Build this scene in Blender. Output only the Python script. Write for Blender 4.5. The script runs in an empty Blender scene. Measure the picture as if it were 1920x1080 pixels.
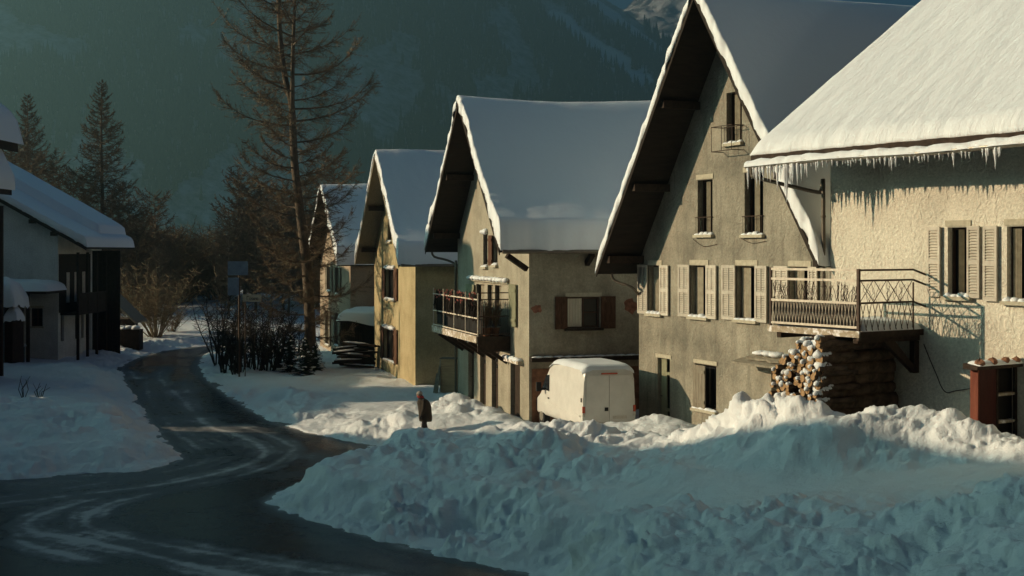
import bpy, math, random
import numpy as np
from mathutils import Vector, Matrix

# ------------------------------------------------------------------ camera, sky, sun, exposure
SC = bpy.context.scene
COL = SC.collection
F, CX, HZ, HC = 2400.0, 960.0, 470.0, 6.8          # focal length in photo pixels, centre column, horizon row, eye height
cam_d = bpy.data.cameras.new('camera')
cam = bpy.data.objects.new('camera', cam_d)
COL.objects.link(cam)
cam_d.sensor_width = 36.0
cam_d.lens = F / 1920.0 * 36.0
cam_d.shift_y = -(540.0 - HZ) / 1920.0
cam_d.clip_start = 0.1
cam_d.clip_end = 20000.0
cam.location = (0, 0, HC)
cam.rotation_euler = (math.radians(90), 0, 0)
SC.camera = cam

SUN_TRAVEL = Vector((1.267, -0.114, -0.385)).normalized()
SUN_EL = math.asin(-SUN_TRAVEL.z)
world = bpy.data.worlds.new('World')
SC.world = world
world.use_nodes = True
wn = world.node_tree
for n in list(wn.nodes):
    wn.nodes.remove(n)
wo = wn.nodes.new('ShaderNodeOutputWorld')
wb = wn.nodes.new('ShaderNodeBackground')
sk = wn.nodes.new('ShaderNodeTexSky')
sk.sky_type = 'NISHITA'
sk.sun_disc = False
sk.sun_elevation = SUN_EL
sk.sun_rotation = math.atan2(-SUN_TRAVEL.x, -SUN_TRAVEL.y)
sk.altitude = 1400.0
sk.air_density = 1.0
sk.dust_density = 0.4
sk.ozone_density = 1.0
wb.inputs['Strength'].default_value = 0.05
tint = wn.nodes.new('ShaderNodeMix')
tint.data_type = 'RGBA'
tint.blend_type = 'MULTIPLY'
tint.inputs['Factor'].default_value = 1.0
tint.inputs[7].default_value = (0.06, 0.325, 0.56, 1)   # the cold green cast of the photograph's sky light
wn.links.new(sk.outputs[0], tint.inputs[6])
wn.links.new(tint.outputs[2], wb.inputs['Color'])
wn.links.new(wb.outputs[0], wo.inputs['Surface'])

sun_d = bpy.data.lights.new('sun', 'SUN')
sun_d.energy = 5.0
sun_d.angle = math.radians(0.55)
sun_d.color = (1.0, 0.755, 0.49)
sun = bpy.data.objects.new('sun', sun_d)
COL.objects.link(sun)
sun.rotation_euler = SUN_TRAVEL.to_track_quat('-Z', 'Y').to_euler()
sun.location = (-40, 10, 40)

SC.view_settings.view_transform = 'Standard'
SC.view_settings.look = 'None'
SC.view_settings.exposure = 0.76
SC.view_settings.gamma = 1.0
SC.render.engine = 'CYCLES'
SC.cycles.use_denoising = True
SC.cycles.max_bounces = 6
SC.cycles.volume_bounces = 0
SC.cycles.transparent_max_bounces = 8

# ------------------------------------------------------------------ projection helpers
def wx(px, Y):                       # world X of a photo column at depth Y
    return (px - CX) / F * Y
def wz(py, Y):
    return HC - (py - HZ) / F * Y
def at(px, py, Y):
    return Vector((wx(px, Y), Y, wz(py, Y)))
def gnd(px, py, z=0.0):              # where a photo ray meets the level z
    Y = (HC - z) * F / (py - HZ)
    return Vector((wx(px, Y), Y, z))

# ------------------------------------------------------------------ materials
def ramp(nt, stops, interp='LINEAR'):
    r = nt.nodes.new('ShaderNodeValToRGB')
    r.color_ramp.interpolation = interp
    els = r.color_ramp.elements
    while len(els) < len(stops):
        els.new(0.5)
    for e, (p, c) in zip(els, stops):
        e.position = p
        e.color = (c[0], c[1], c[2], 1) if not isinstance(c, float) else (c, c, c, 1)
    return r

def new_mat(name, color, rough=0.8, metal=0.0, spec=0.3):
    m = bpy.data.materials.new(name)
    m.use_nodes = True
    nt = m.node_tree
    b = nt.nodes['Principled BSDF']
    b.inputs['Base Color'].default_value = (*color, 1)
    b.inputs['Roughness'].default_value = rough
    b.inputs['Metallic'].default_value = metal
    b.inputs['Specular IOR Level'].default_value = spec
    return m, nt, b

def coords(nt, scale=(1, 1, 1), kind='Object'):
    tc = nt.nodes.new('ShaderNodeTexCoord')
    mp = nt.nodes.new('ShaderNodeMapping')
    mp.inputs['Scale'].default_value = scale
    nt.links.new(tc.outputs[kind], mp.inputs['Vector'])
    return mp.outputs[0]

def noise(nt, vec, scale, detail=6, rough=0.6, dist=0.0):
    n = nt.nodes.new('ShaderNodeTexNoise')
    n.inputs['Scale'].default_value = scale
    n.inputs['Detail'].default_value = detail
    n.inputs['Roughness'].default_value = rough
    n.inputs['Distortion'].default_value = dist
    nt.links.new(vec, n.inputs['Vector'])
    return n.outputs['Fac']

def mixc(nt, fac, a, b, blend='MIX'):
    m = nt.nodes.new('ShaderNodeMix')
    m.data_type = 'RGBA'
    m.blend_type = blend
    for sock, v in ((m.inputs[0], fac), (m.inputs[6], a), (m.inputs[7], b)):
        if hasattr(v, 'is_output'):
            nt.links.new(v, sock)
        elif isinstance(v, (int, float)):
            sock.default_value = v
        else:
            sock.default_value = (*v, 1)
    return m.outputs[2]

def bump(nt, b, height, strength=0.5, dist=0.02):
    bp = nt.nodes.new('ShaderNodeBump')
    bp.inputs['Strength'].default_value = strength
    bp.inputs['Distance'].default_value = dist
    nt.links.new(height, bp.inputs['Height'])
    nt.links.new(bp.outputs[0], b.inputs['Normal'])

def mathn(nt, op, a, b=None):
    m = nt.nodes.new('ShaderNodeMath')
    m.operation = op
    for i, v in enumerate((a, b)):
        if v is None:
            continue
        if hasattr(v, 'is_output'):
            nt.links.new(v, m.inputs[i])
        else:
            m.inputs[i].default_value = v
    return m.outputs[0]

def snow_mat(name, scale=9.0, strength=0.35, dist=0.05, col=(0.73, 0.775, 0.80), dirt=0.0, stretch=(1, 1, 1)):
    m, nt, b = new_mat(name, col, 0.62, 0, 0.25)
    v = coords(nt, stretch)
    n1 = noise(nt, v, scale, 8, 0.65)
    n2 = noise(nt, v, scale * 6, 4, 0.6)
    h = mathn(nt, 'ADD', n1, mathn(nt, 'MULTIPLY', n2, 0.25))
    bump(nt, b, h, strength, dist)
    if dirt:
        d = noise(nt, v, 0.5, 6, 0.7)
        r = ramp(nt, [(0.45, 0.0), (0.75, dirt)])
        nt.links.new(d, r.inputs[0])
        c = mixc(nt, r.outputs[0], col, (0.42, 0.38, 0.32))
        nt.links.new(c, b.inputs['Base Color'])
    return m

def stucco(name, base, dark, light, vscale=5.0, strength=0.8, dist=0.05, stain=0.5):
    m, nt, b = new_mat(name, base, 0.92, 0, 0.15)
    v = coords(nt)
    big = noise(nt, v, 0.55, 8, 0.65)
    r = ramp(nt, [(0.32, dark), (0.5, base), (0.68, light)])
    nt.links.new(big, r.inputs[0])
    vs = coords(nt, (2.2, 2.2, 0.28))
    st = noise(nt, vs, 1.3, 7, 0.7)
    rs = ramp(nt, [(0.5, 0.0), (0.72, stain)])
    nt.links.new(st, rs.inputs[0])
    c = mixc(nt, rs.outputs[0], r.outputs[0], dark)
    fine = noise(nt, v, 14, 8, 0.7)
    rf = ramp(nt, [(0.3, 0.72), (0.7, 1.18)])
    nt.links.new(fine, rf.inputs[0])
    c = mixc(nt, 1.0, c, rf.outputs[0], 'MULTIPLY')
    nt.links.new(c, b.inputs['Base Color'])
    ww = coords(nt, (1.0, 1.0, 0.7))
    a1 = noise(nt, ww, vscale, 5, 0.55, 1.6)
    a2 = noise(nt, v, vscale * 5, 5, 0.6)
    a3 = noise(nt, v, vscale * 2.3, 4, 0.5, 0.5)
    pm = ramp(nt, [(0.35, 0.25), (0.65, 1.0)])
    nt.links.new(noise(nt, coords(nt), 0.9, 4, 0.6), pm.inputs[0])
    sw = mathn(nt, 'MULTIPLY', mathn(nt, 'ABSOLUTE', mathn(nt, 'SUBTRACT', a1, 0.5)), pm.outputs[0])
    h = mathn(nt, 'ADD', mathn(nt, 'ADD', sw, mathn(nt, 'MULTIPLY', a3, 0.22)), mathn(nt, 'MULTIPLY', a2, 0.14))
    bump(nt, b, h, strength, dist)
    return m

def wood_mat(name, c0, c1, stretch=(12, 12, 1), rough=0.85, strength=0.4, snow=0.0):
    m, nt, b = new_mat(name, c0, rough, 0, 0.2)
    v = coords(nt, stretch)
    n = noise(nt, v, 1.5, 8, 0.65, 0.4)
    r = ramp(nt, [(0.35, c0), (0.65, c1)])
    nt.links.new(n, r.inputs[0])
    out = r.outputs[0]
    if snow:
        s = noise(nt, coords(nt), 5.0, 6, 0.7)
        rr = ramp(nt, [(0.5, 0.0), (0.62, snow)])
        nt.links.new(s, rr.inputs[0])
        out = mixc(nt, rr.outputs[0], out, (0.8, 0.8, 0.8))
    oi = nt.nodes.new('ShaderNodeObjectInfo')
    rv = ramp(nt, [(0.0, 0.82), (1.0, 1.12)])
    nt.links.new(oi.outputs['Random'], rv.inputs[0])
    out = mixc(nt, 1.0, out, rv.outputs[0], 'MULTIPLY')
    nt.links.new(out, b.inputs['Base Color'])
    bump(nt, b, n, strength, 0.02)
    return m

def plain(name, c, rough=0.7, metal=0.0, spec=0.3, var=0.25, scale=6.0):
    m, nt, b = new_mat(name, c, rough, metal, spec)
    n = noise(nt, coords(nt), scale, 6, 0.65)
    lo = tuple(x * (1 - var) for x in c)
    hi = tuple(min(1, x * (1 + var)) for x in c)
    r = ramp(nt, [(0.3, lo), (0.7, hi)])
    nt.links.new(n, r.inputs[0])
    nt.links.new(r.outputs[0], b.inputs['Base Color'])
    return m

M = {}
M['snow_ground'] = snow_mat('snow_ground', 4.5, 0.7, 0.09, dirt=0.16)
M['snow_roof'] = snow_mat('snow_roof', 1.6, 0.30, 0.06)
M['snow_streaked'] = snow_mat('snow_roof_streaked', 2.2, 0.55, 0.10, stretch=(2.2, 0.45, 0.45))  # same snow colour, bumps drawn out into streaks
M['snow_small'] = snow_mat('snow_small', 12, 0.5, 0.03)
M['stucco_cream'] = stucco('stucco_cream', (0.66, 0.63, 0.53), (0.53, 0.50, 0.42), (0.74, 0.71, 0.60), 4.2, 1.0, 0.11, 0.55)
M['stucco_grey'] = stucco('stucco_grey', (0.275, 0.258, 0.205), (0.15, 0.142, 0.115), (0.375, 0.35, 0.28), 3.2, 1.0, 0.12, 0.9)
M['stucco_pale'] = stucco('stucco_pale', (0.34, 0.315, 0.245), (0.22, 0.20, 0.155), (0.43, 0.395, 0.31), 3.0, 0.45, 0.04, 0.6)
M['stucco_yellow'] = stucco('stucco_yellow', (0.42, 0.345, 0.195), (0.28, 0.225, 0.12), (0.50, 0.42, 0.25), 2.6, 0.6, 0.06, 0.35)
M['stucco_pink'] = stucco('stucco_pink', (0.35, 0.275, 0.20), (0.26, 0.20, 0.15), (0.40, 0.33, 0.245), 2.6, 0.4, 0.04, 0.5)
M['stucco_white'] = stucco('stucco_white', (0.60, 0.61, 0.58), (0.44, 0.45, 0.43), (0.68, 0.69, 0.66), 3.0, 0.4, 0.04, 0.4)
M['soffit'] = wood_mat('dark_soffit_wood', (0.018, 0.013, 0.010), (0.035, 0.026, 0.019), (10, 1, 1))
M['timber_dark'] = wood_mat('dark_timber', (0.022, 0.015, 0.011), (0.05, 0.034, 0.024), (4, 4, 4))
M['timber_grey'] = wood_mat('weathered_timber', (0.16, 0.14, 0.105), (0.27, 0.245, 0.19), (14, 14, 1.2))
M['timber_snowy'] = wood_mat('snow_dusted_timber', (0.25, 0.20, 0.14), (0.42, 0.36, 0.27), (6, 6, 6), snow=0.9)
M['shutter_pale'] = wood_mat('pale_painted_shutter', (0.46, 0.43, 0.36), (0.62, 0.58, 0.49), (3, 3, 3), 0.6, 0.15)
M['shutter_brown'] = wood_mat('brown_shutter', (0.075, 0.035, 0.02), (0.14, 0.075, 0.045), (8, 8, 2))
M['shutter_green'] = wood_mat('faded_green_boards', (0.20, 0.205, 0.13), (0.30, 0.30, 0.20), (14, 14, 1))
M['frame_brown'] = plain('brown_window_frame', (0.06, 0.032, 0.02), 0.6)
M['frame_white'] = plain('white_window_frame', (0.55, 0.52, 0.45), 0.6)
M['stone_pale'] = plain('pale_stone', (0.42, 0.39, 0.30), 0.9, 0, 0.2, 0.2, 9)
M['stone_grey'] = plain('grey_slate', (0.24, 0.22, 0.17), 0.9, 0, 0.2, 0.3, 9)
M['iron'] = plain('rusty_iron', (0.06, 0.04, 0.03), 0.6, 0.3, 0.3, 0.4, 20)
M['rail_sunlit'] = plain('sunlit_rail_paint', (0.62, 0.56, 0.46), 0.5)  # the front rails' sunlit paleness is put into this colour
M['zinc'] = plain('zinc_gutter', (0.30, 0.28, 0.23), 0.45, 0.6, 0.4, 0.25, 10)
M['pipe'] = plain('painted_downpipe', (0.13, 0.11, 0.085), 0.5, 0.3)
M['curtain'] = plain('pale_curtain', (0.30, 0.27, 0.20), 0.9)
M['pane_reflection'] = plain('pane_reflection', (0.55, 0.52, 0.42), 0.9, var=.08)  # pale cloth standing in for a sunlit reflection in the glass
M['dark'] = plain('dark_interior', (0.012, 0.011, 0.010), 0.9)
M['red_shaded'] = wood_mat('shaded_red_paint', (0.035, 0.006, 0.0045), (0.06, 0.010, 0.007), (6, 6, 1), 0.6)  # hutch red darkened to the tone of its shaded face
M['red_sunlit'] = wood_mat('sunlit_red_paint', (0.12, 0.03, 0.018), (0.2, 0.06, 0.035), (6, 6, 1), 0.7)  # same hutch red lightened to the tone of its sunlit end
M['brick_red'] = plain('reddish_plaster', (0.20, 0.10, 0.06), 0.9, 0, 0.2, 0.45, 5)
M['fresco'] = plain('faded_red_fresco', (0.26, 0.12, 0.08), 0.95, 0, 0.1, 0.5, 7)
M['ply'] = wood_mat('plywood', (0.40, 0.27, 0.15), (0.55, 0.39, 0.22), (1, 1, 9), 0.8)
M['bark'] = wood_mat('log_bark', (0.04, 0.028, 0.019), (0.13, 0.09, 0.06), (3, 3, 3), 0.95, 0.8)
M['log_end'] = plain('cut_log_end', (0.34, 0.22, 0.115), 0.85, 0, 0.2, 0.35, 14)
M['larch'] = wood_mat('larch_bark', (0.08, 0.062, 0.045), (0.17, 0.135, 0.10), (5, 5, 2), 0.95, 0.8)
M['twig'] = plain('brown_twig', (0.165, 0.125, 0.08), 0.9, 0, 0.2, 0.4, 3)
M['twig_pale'] = plain('straw_twig', (0.16, 0.12, 0.07), 0.9, 0, 0.2, 0.3, 3)
M['twig_dark'] = plain('dark_twig', (0.035, 0.028, 0.022), 0.9, 0, 0.2, 0.4, 3)
M['needle'] = plain('dark_needles', (0.018, 0.028, 0.018), 0.9, 0, 0.2, 0.4, 3)

def glass_mat(name, c=(0.02, 0.022, 0.024), rough=0.06):
    m, nt, b = new_mat(name, c, rough, 0, 0.5)
    n = noise(nt, coords(nt), 0.8, 3, 0.5)
    bump(nt, b, n, 0.05, 0.05)
    return m
M['glass'] = glass_mat('window_glass')
m, nt, b = new_mat('icicle_ice', (0.85, 0.88, 0.9), 0.12, 0, 0.5)
b.inputs['Transmission Weight'].default_value = 0.25
b.inputs['IOR'].default_value = 1.31
M['ice'] = m
M['van_paint'] = plain('white_van_paint', (0.62, 0.61, 0.56), 0.35, 0, 0.5, 0.10, 2)
M['rubber'] = plain('black_rubber', (0.02, 0.02, 0.02), 0.8)
M['tail_red'] = plain('tail_lamp_red', (0.45, 0.06, 0.02), 0.25, 0, 0.5, 0.1)

# ------------------------------------------------------------------ object helpers
def tag(o, label=None, cat=None, group=None, kind=None):
    if label: o['label'] = label
    if cat: o['category'] = cat
    if group: o['group'] = group
    if kind: o['kind'] = kind
    return o

def empty(name, loc=(0, 0, 0), rz=0.0):
    o = bpy.data.objects.new(name, None)
    COL.objects.link(o)
    o.location = loc
    o.rotation_euler = (0, 0, rz)
    o.empty_display_size = 0.3
    return o

class MB:
    def __init__(s):
        s.v, s.f, s.m, s.k = [], [], [], 0
    def mat(s, k):
        s.k = k
        return s
    def add(s, vs, fs):
        n = len(s.v)
        s.v.extend([tuple(p) for p in vs])
        for f in fs:
            s.f.append([i + n for i in f])
            s.m.append(s.k)
    def box(s, x0, x1, y0, y1, z0, z1):
        s.add([(x0, y0, z0), (x1, y0, z0), (x1, y1, z0), (x0, y1, z0), (x0, y0, z1), (x1, y0, z1), (x1, y1, z1), (x0, y1, z1)],
              [(0, 3, 2, 1), (4, 5, 6, 7), (0, 1, 5, 4), (1, 2, 6, 5), (2, 3, 7, 6), (3, 0, 4, 7)])
    def beam(s, a, b, w, h, up=(0, 0, 1)):
        a, b = Vector(a), Vector(b)
        d = (b - a).normalized()
        u = Vector(up)
        side = d.cross(u)
        if side.length < 1e-5:
            side = d.cross(Vector((1, 0, 0)))
        side.normalize()
        u = side.cross(d).normalized()
        vs = []
        for p in (a, b):
            for sx, sz in ((-1, -1), (1, -1), (1, 1), (-1, 1)):
                vs.append(p + side * (sx * w / 2) + u * (sz * h / 2))
        s.add(vs, [(3, 2, 1, 0), (4, 5, 6, 7), (0, 1, 5, 4), (1, 2, 6, 5), (2, 3, 7, 6), (3, 0, 4, 7)])
    def tube(s, pts, rad, n=6, caps=True):
        pts = [Vector(p) for p in pts]
        if not hasattr(rad, '__len__'):
            rad = [rad] * len(pts)
        rings = []
        prev = None
        for i, p in enumerate(pts):
            a = pts[max(0, i - 1)]
            c = pts[min(len(pts) - 1, i + 1)]
            d = (c - a)
            if d.length < 1e-9:
                d = Vector((0, 0, 1))
            d.normalize()
            if prev is None:
                r = d.cross(Vector((0.13, 0.29, 0.95)))
                if r.length < 1e-3:
                    r = d.cross(Vector((1, 0, 0)))
            else:
                r = prev - d * prev.dot(d)
                if r.length < 1e-6:
                    r = d.cross(Vector((1, 0, 0)))
            r.normalize()
            prev = r
            q = d.cross(r)
            rings.append([p + (r * math.cos(2 * math.pi * k / n) + q * math.sin(2 * math.pi * k / n)) * rad[i] for k in range(n)])
        vs = [v for ring in rings for v in ring]
        fs = []
        for i in range(len(pts) - 1):
            for k in range(n):
                a, b2 = i * n + k, i * n + (k + 1) % n
                fs.append((a, b2, b2 + n, a + n))
        if caps:
            fs.append(tuple(range(n - 1, -1, -1)))
            m0 = (len(pts) - 1) * n
            fs.append(tuple(m0 + k for k in range(n)))
        s.add(vs, fs)
    def poly(s, pts):
        s.add(pts, [tuple(range(len(pts)))])
    def prism(s, pts, off):
        off = Vector(off)
        n = len(pts)
        a = [Vector(p) for p in pts]
        b2 = [p + off for p in a]
        fs = [tuple(range(n - 1, -1, -1)), tuple(range(n, 2 * n))]
        for i in range(n):
            j = (i + 1) % n
            fs.append((i, j, j + n, i + n))
        s.add(a + b2, fs)
    def blob(s, c, r, seed=0, n=8, rings=5, flat=1.0, amp=0.2):
        rnd = random.Random(seed)
        ph = [rnd.uniform(0, 6.28) for _ in range(6)]
        vs, fs = [], []
        for i in range(rings + 1):
            th = math.pi * i / rings
            for k in range(n):
                a = 2 * math.pi * k / n
                w = 1 + amp * (math.sin(2 * a + ph[0] + th) * 0.5 + math.sin(3 * a + ph[1]) * 0.3 + math.sin(3 * th + ph[2]) * 0.4)
                vs.append((c[0] + r[0] * math.sin(th) * math.cos(a) * w, c[1] + r[1] * math.sin(th) * math.sin(a) * w, c[2] + r[2] * math.cos(th) * w * flat))
        for i in range(rings):
            for k in range(n):
                a, b2 = i * n + k, i * n + (k + 1) % n
                fs.append((a + n, b2 + n, b2, a))
        s.add(vs, fs)
    def build(s, name, mats, parent=None, smooth=False):
        me = bpy.data.meshes.new(name)
        me.from_pydata(s.v, [], s.f)
        if not isinstance(mats, (list, tuple)):
            mats = [mats]
        for mm in mats:
            me.materials.append(M[mm] if isinstance(mm, str) else mm)
        if len(mats) > 1:
            me.polygons.foreach_set('material_index', s.m)
        if smooth:
            me.polygons.foreach_set('use_smooth', [True] * len(s.f))
        me.update()
        o = bpy.data.objects.new(name, me)
        COL.objects.link(o)
        if parent is not None:
            o.parent = parent
        return o

def grid_mesh(name, V, nr, nc, mats, parent=None, keep=None):
    """V: (nr*nc,3) float array, row major."""
    me = bpy.data.meshes.new(name)
    r = np.arange(nr - 1)[:, None] * nc + np.arange(nc - 1)[None, :]
    q = np.stack([r, r + 1, r + 1 + nc, r + nc], -1).reshape(-1, 4)
    if keep is not None:
        q = q[keep.reshape(-1)]
        used = np.zeros(len(V), bool)
        used[q.reshape(-1)] = True
        idx = np.cumsum(used) - 1
        V = V[used]
        q = idx[q]
    else:
        used = None
    me.vertices.add(len(V))
    me.vertices.foreach_set('co', V.astype(np.float32).reshape(-1))
    me.loops.add(q.size)
    me.loops.foreach_set('vertex_index', q.astype(np.int32).reshape(-1))
    me.polygons.add(len(q))
    me.polygons.foreach_set('loop_start', (np.arange(len(q)) * 4).astype(np.int32))
    me.polygons.foreach_set('loop_total', np.full(len(q), 4, np.int32))
    me.polygons.foreach_set('use_smooth', np.ones(len(q), bool))
    me.update(calc_edges=True)
    me.validate()
    for mm in (mats if isinstance(mats, (list, tuple)) else [mats]):
        me.materials.append(M[mm])
    o = bpy.data.objects.new(name, me)
    COL.objects.link(o)
    if parent is not None:
        o.parent = parent
    return o, used

# ------------------------------------------------------------------ numpy noise
def _h(ix, iy, seed):
    n = (ix.astype(np.int64) * 374761393 + iy.astype(np.int64) * 668265263 + seed * 982451653) & 0xffffffff
    n = ((n ^ (n >> 13)) * 1274126177) & 0xffffffff
    return ((n ^ (n >> 16)) & 0xffffff) / float(0xffffff)
def vnoise(x, y, seed=0):
    ix, iy = np.floor(x), np.floor(y)
    fx, fy = x - ix, y - iy
    fx, fy = fx * fx * (3 - 2 * fx), fy * fy * (3 - 2 * fy)
    a, b2 = _h(ix, iy, seed), _h(ix + 1, iy, seed)
    c, d = _h(ix, iy + 1, seed), _h(ix + 1, iy + 1, seed)
    return (a * (1 - fx) + b2 * fx) * (1 - fy) + (c * (1 - fx) + d * fx) * fy
def gnoise(x, y, seed=0):
    ix, iy = np.floor(x), np.floor(y)
    fx, fy = x - ix, y - iy
    def g(dx, dy):
        a = _h(ix + dx, iy + dy, seed) * 6.2831853
        return np.cos(a) * (fx - dx) + np.sin(a) * (fy - dy)
    u = fx ** 3 * (fx * (fx * 6 - 15) + 10)
    v = fy ** 3 * (fy * (fy * 6 - 15) + 10)
    return ((g(0, 0) * (1 - u) + g(1, 0) * u) * (1 - v) + (g(0, 1) * (1 - u) + g(1, 1) * u) * v) * 1.5
def gfbm(x, y, oct=5, seed=0, gain=0.5):
    t, amp, s = 0, 1.0, 0
    c, sn = math.cos(.6), math.sin(.6)
    for o in range(oct):
        t = t + amp * gnoise(x + 31.7 * o, y + 11.9 * o, seed + o)
        s += amp
        amp *= gain
        x, y = (x * c - y * sn) * 2.03, (x * sn + y * c) * 2.03
    return t / s
def billow(x, y, oct=4, seed=0, gain=0.5):
    t, amp, s = 0, 1.0, 0
    c, sn = math.cos(.7), math.sin(.7)
    for o in range(oct):
        n_ = gnoise(x + 31.7 * o, y + 11.9 * o, seed + o)
        t = t + amp * (1 - np.sqrt(n_ * n_ + .012) * 1.6)
        s += amp
        amp *= gain
        x, y = (x * c - y * sn) * 2.1, (x * sn + y * c) * 2.1
    return t / s
def fbm(x, y, oct=5, seed=0, gain=0.5):
    t, amp, s = 0, 1.0, 0
    for o in range(oct):
        t = t + amp * (vnoise(x * 2 ** o + 17.3 * o, y * 2 ** o + 5.1 * o, seed + o) - 0.5)
        s += amp
        amp *= gain
    return t / s * 2
def lumps(x, y, seed=0, rmin=0.35, rmax=0.75):
    """height of half-buried clods, cell size 1"""
    ix, iy = np.floor(x), np.floor(y)
    out = np.zeros_like(x)
    for dx in (-1, 0, 1):
        for dy in (-1, 0, 1):
            cx, cy = ix + dx, iy + dy
            px = cx + _h(cx, cy, seed)
            py = cy + _h(cx, cy, seed + 1)
            r = rmin + (rmax - rmin) * _h(cx, cy, seed + 2) ** 2
            q = 1 - ((x - px) ** 2 + (y - py) ** 2) / (r * r)
            out = np.maximum(out, np.clip(q, 0, 1) ** .75 * r)
    return out
def sstep(a, b2, x):
    t = np.clip((x - a) / (b2 - a), 0, 1)
    return t * t * (3 - 2 * t)
def seg_dist(X, Y, pts, closed=False):
    """distance to polyline, and parameter values (index+fraction)"""
    best = np.full(X.shape, 1e9)
    par = np.zeros(X.shape)
    n = len(pts)
    for i in range(n if closed else n - 1):
        ax, ay = pts[i][0], pts[i][1]
        bx, by = pts[(i + 1) % n][0], pts[(i + 1) % n][1]
        dx, dy = bx - ax, by - ay
        L = dx * dx + dy * dy + 1e-12
        t = np.clip(((X - ax) * dx + (Y - ay) * dy) / L, 0, 1)
        d = np.hypot(X - ax - t * dx, Y - ay - t * dy)
        m_ = d < best
        best = np.where(m_, d, best)
        par = np.where(m_, i + t, par)
    return best, par
def inside(X, Y, pts):
    c = np.zeros(X.shape, bool)
    n = len(pts)
    for i in range(n):
        ax, ay = pts[i][0], pts[i][1]
        bx, by = pts[(i + 1) % n][0], pts[(i + 1) % n][1]
        if ay == by:
            continue
        cond = ((ay > Y) != (by > Y)) & (X < (bx - ax) * (Y - ay) / (by - ay) + ax)
        c ^= cond
    return c
def smooth_line(pts, n=4):
    """Catmull-Rom through the points"""
    P = [np.array(p, float) for p in pts]
    out = []
    for i in range(len(P) - 1):
        p0, p1, p2, p3 = P[max(0, i - 1)], P[i], P[i + 1], P[min(len(P) - 1, i + 2)]
        for k in range(n):
            t = k / n
            out.append(0.5 * (2 * p1 + (p2 - p0) * t + (2 * p0 - 5 * p1 + 4 * p2 - p3) * t * t + (3 * p1 - p0 - 3 * p2 + p3) * t ** 3))
    out.append(P[-1])
    return out

def snow_pad(name, x0, x1, y0, y1, z, thick, seed, parent, r=.3, mat='snow_roof', nx=36, ny=26, droop=0.0, slope=0.0):
    gx, gy = np.linspace(x0, x1, nx), np.linspace(y0, y1, ny)
    X, Y = np.meshgrid(gx, gy)
    e = np.clip(np.minimum(np.minimum(X - x0, x1 - X), np.minimum(Y - y0, y1 - Y)) / r, 0, 1)
    p = np.sqrt(1 - (1 - e) ** 2)
    Z = z + slope * (X - x0) + thick * p * (1 + .3 * gfbm(X * 1.1, Y * 1.1, 4, seed)) - droop * (1 - e) * (1 + gfbm(X * 1.5, Y * 1.5, 3, seed + 5))
    o, _ = grid_mesh(name, np.stack([X, Y, Z], -1).reshape(-1, 3), ny, nx, mat, parent)
    return o
# ------------------------------------------------------------------ road outline (photo pixels, on level 0) and snow terrain
LEFT_EDGE = [(402, 648), (330, 655), (270, 668), (238, 682), (230, 700), (246, 735), (282, 790), (322, 840), (340, 857), (325, 869), (250, 885), (120, 894), (0, 900)]
RIGHT_EDGE = [(412, 649), (383, 667), (373, 684), (386, 710), (432, 745), (500, 785), (580, 812), (690, 836), (672, 852), (630, 880), (590, 905), (520, 925), (505, 945), (560, 968), (640, 992), (760, 1026), (880, 1052), (1000, 1080)]
le = smooth_line([gnd(*p)[:2] for p in LEFT_EDGE], 3)
re_ = smooth_line([gnd(*p)[:2] for p in RIGHT_EDGE], 3)
far_road = [(-18.5, 97.0), (-12.0, 100.5), (6.0, 101.0), (6.0, 97.5), (-14.0, 96.5)]
ROAD = list(reversed(le)) + [np.array(p) for p in far_road[1:4]] + re_ + [np.array(p) for p in [(.25, 24.5), (.2, 22.0), (.4, 18), (.5, 12.0), (-6, 10), (-16, 16), (-24, 25), (-24, 33)]]
ROAD = [(float(p[0]), float(p[1])) for p in ROAD]

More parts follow.
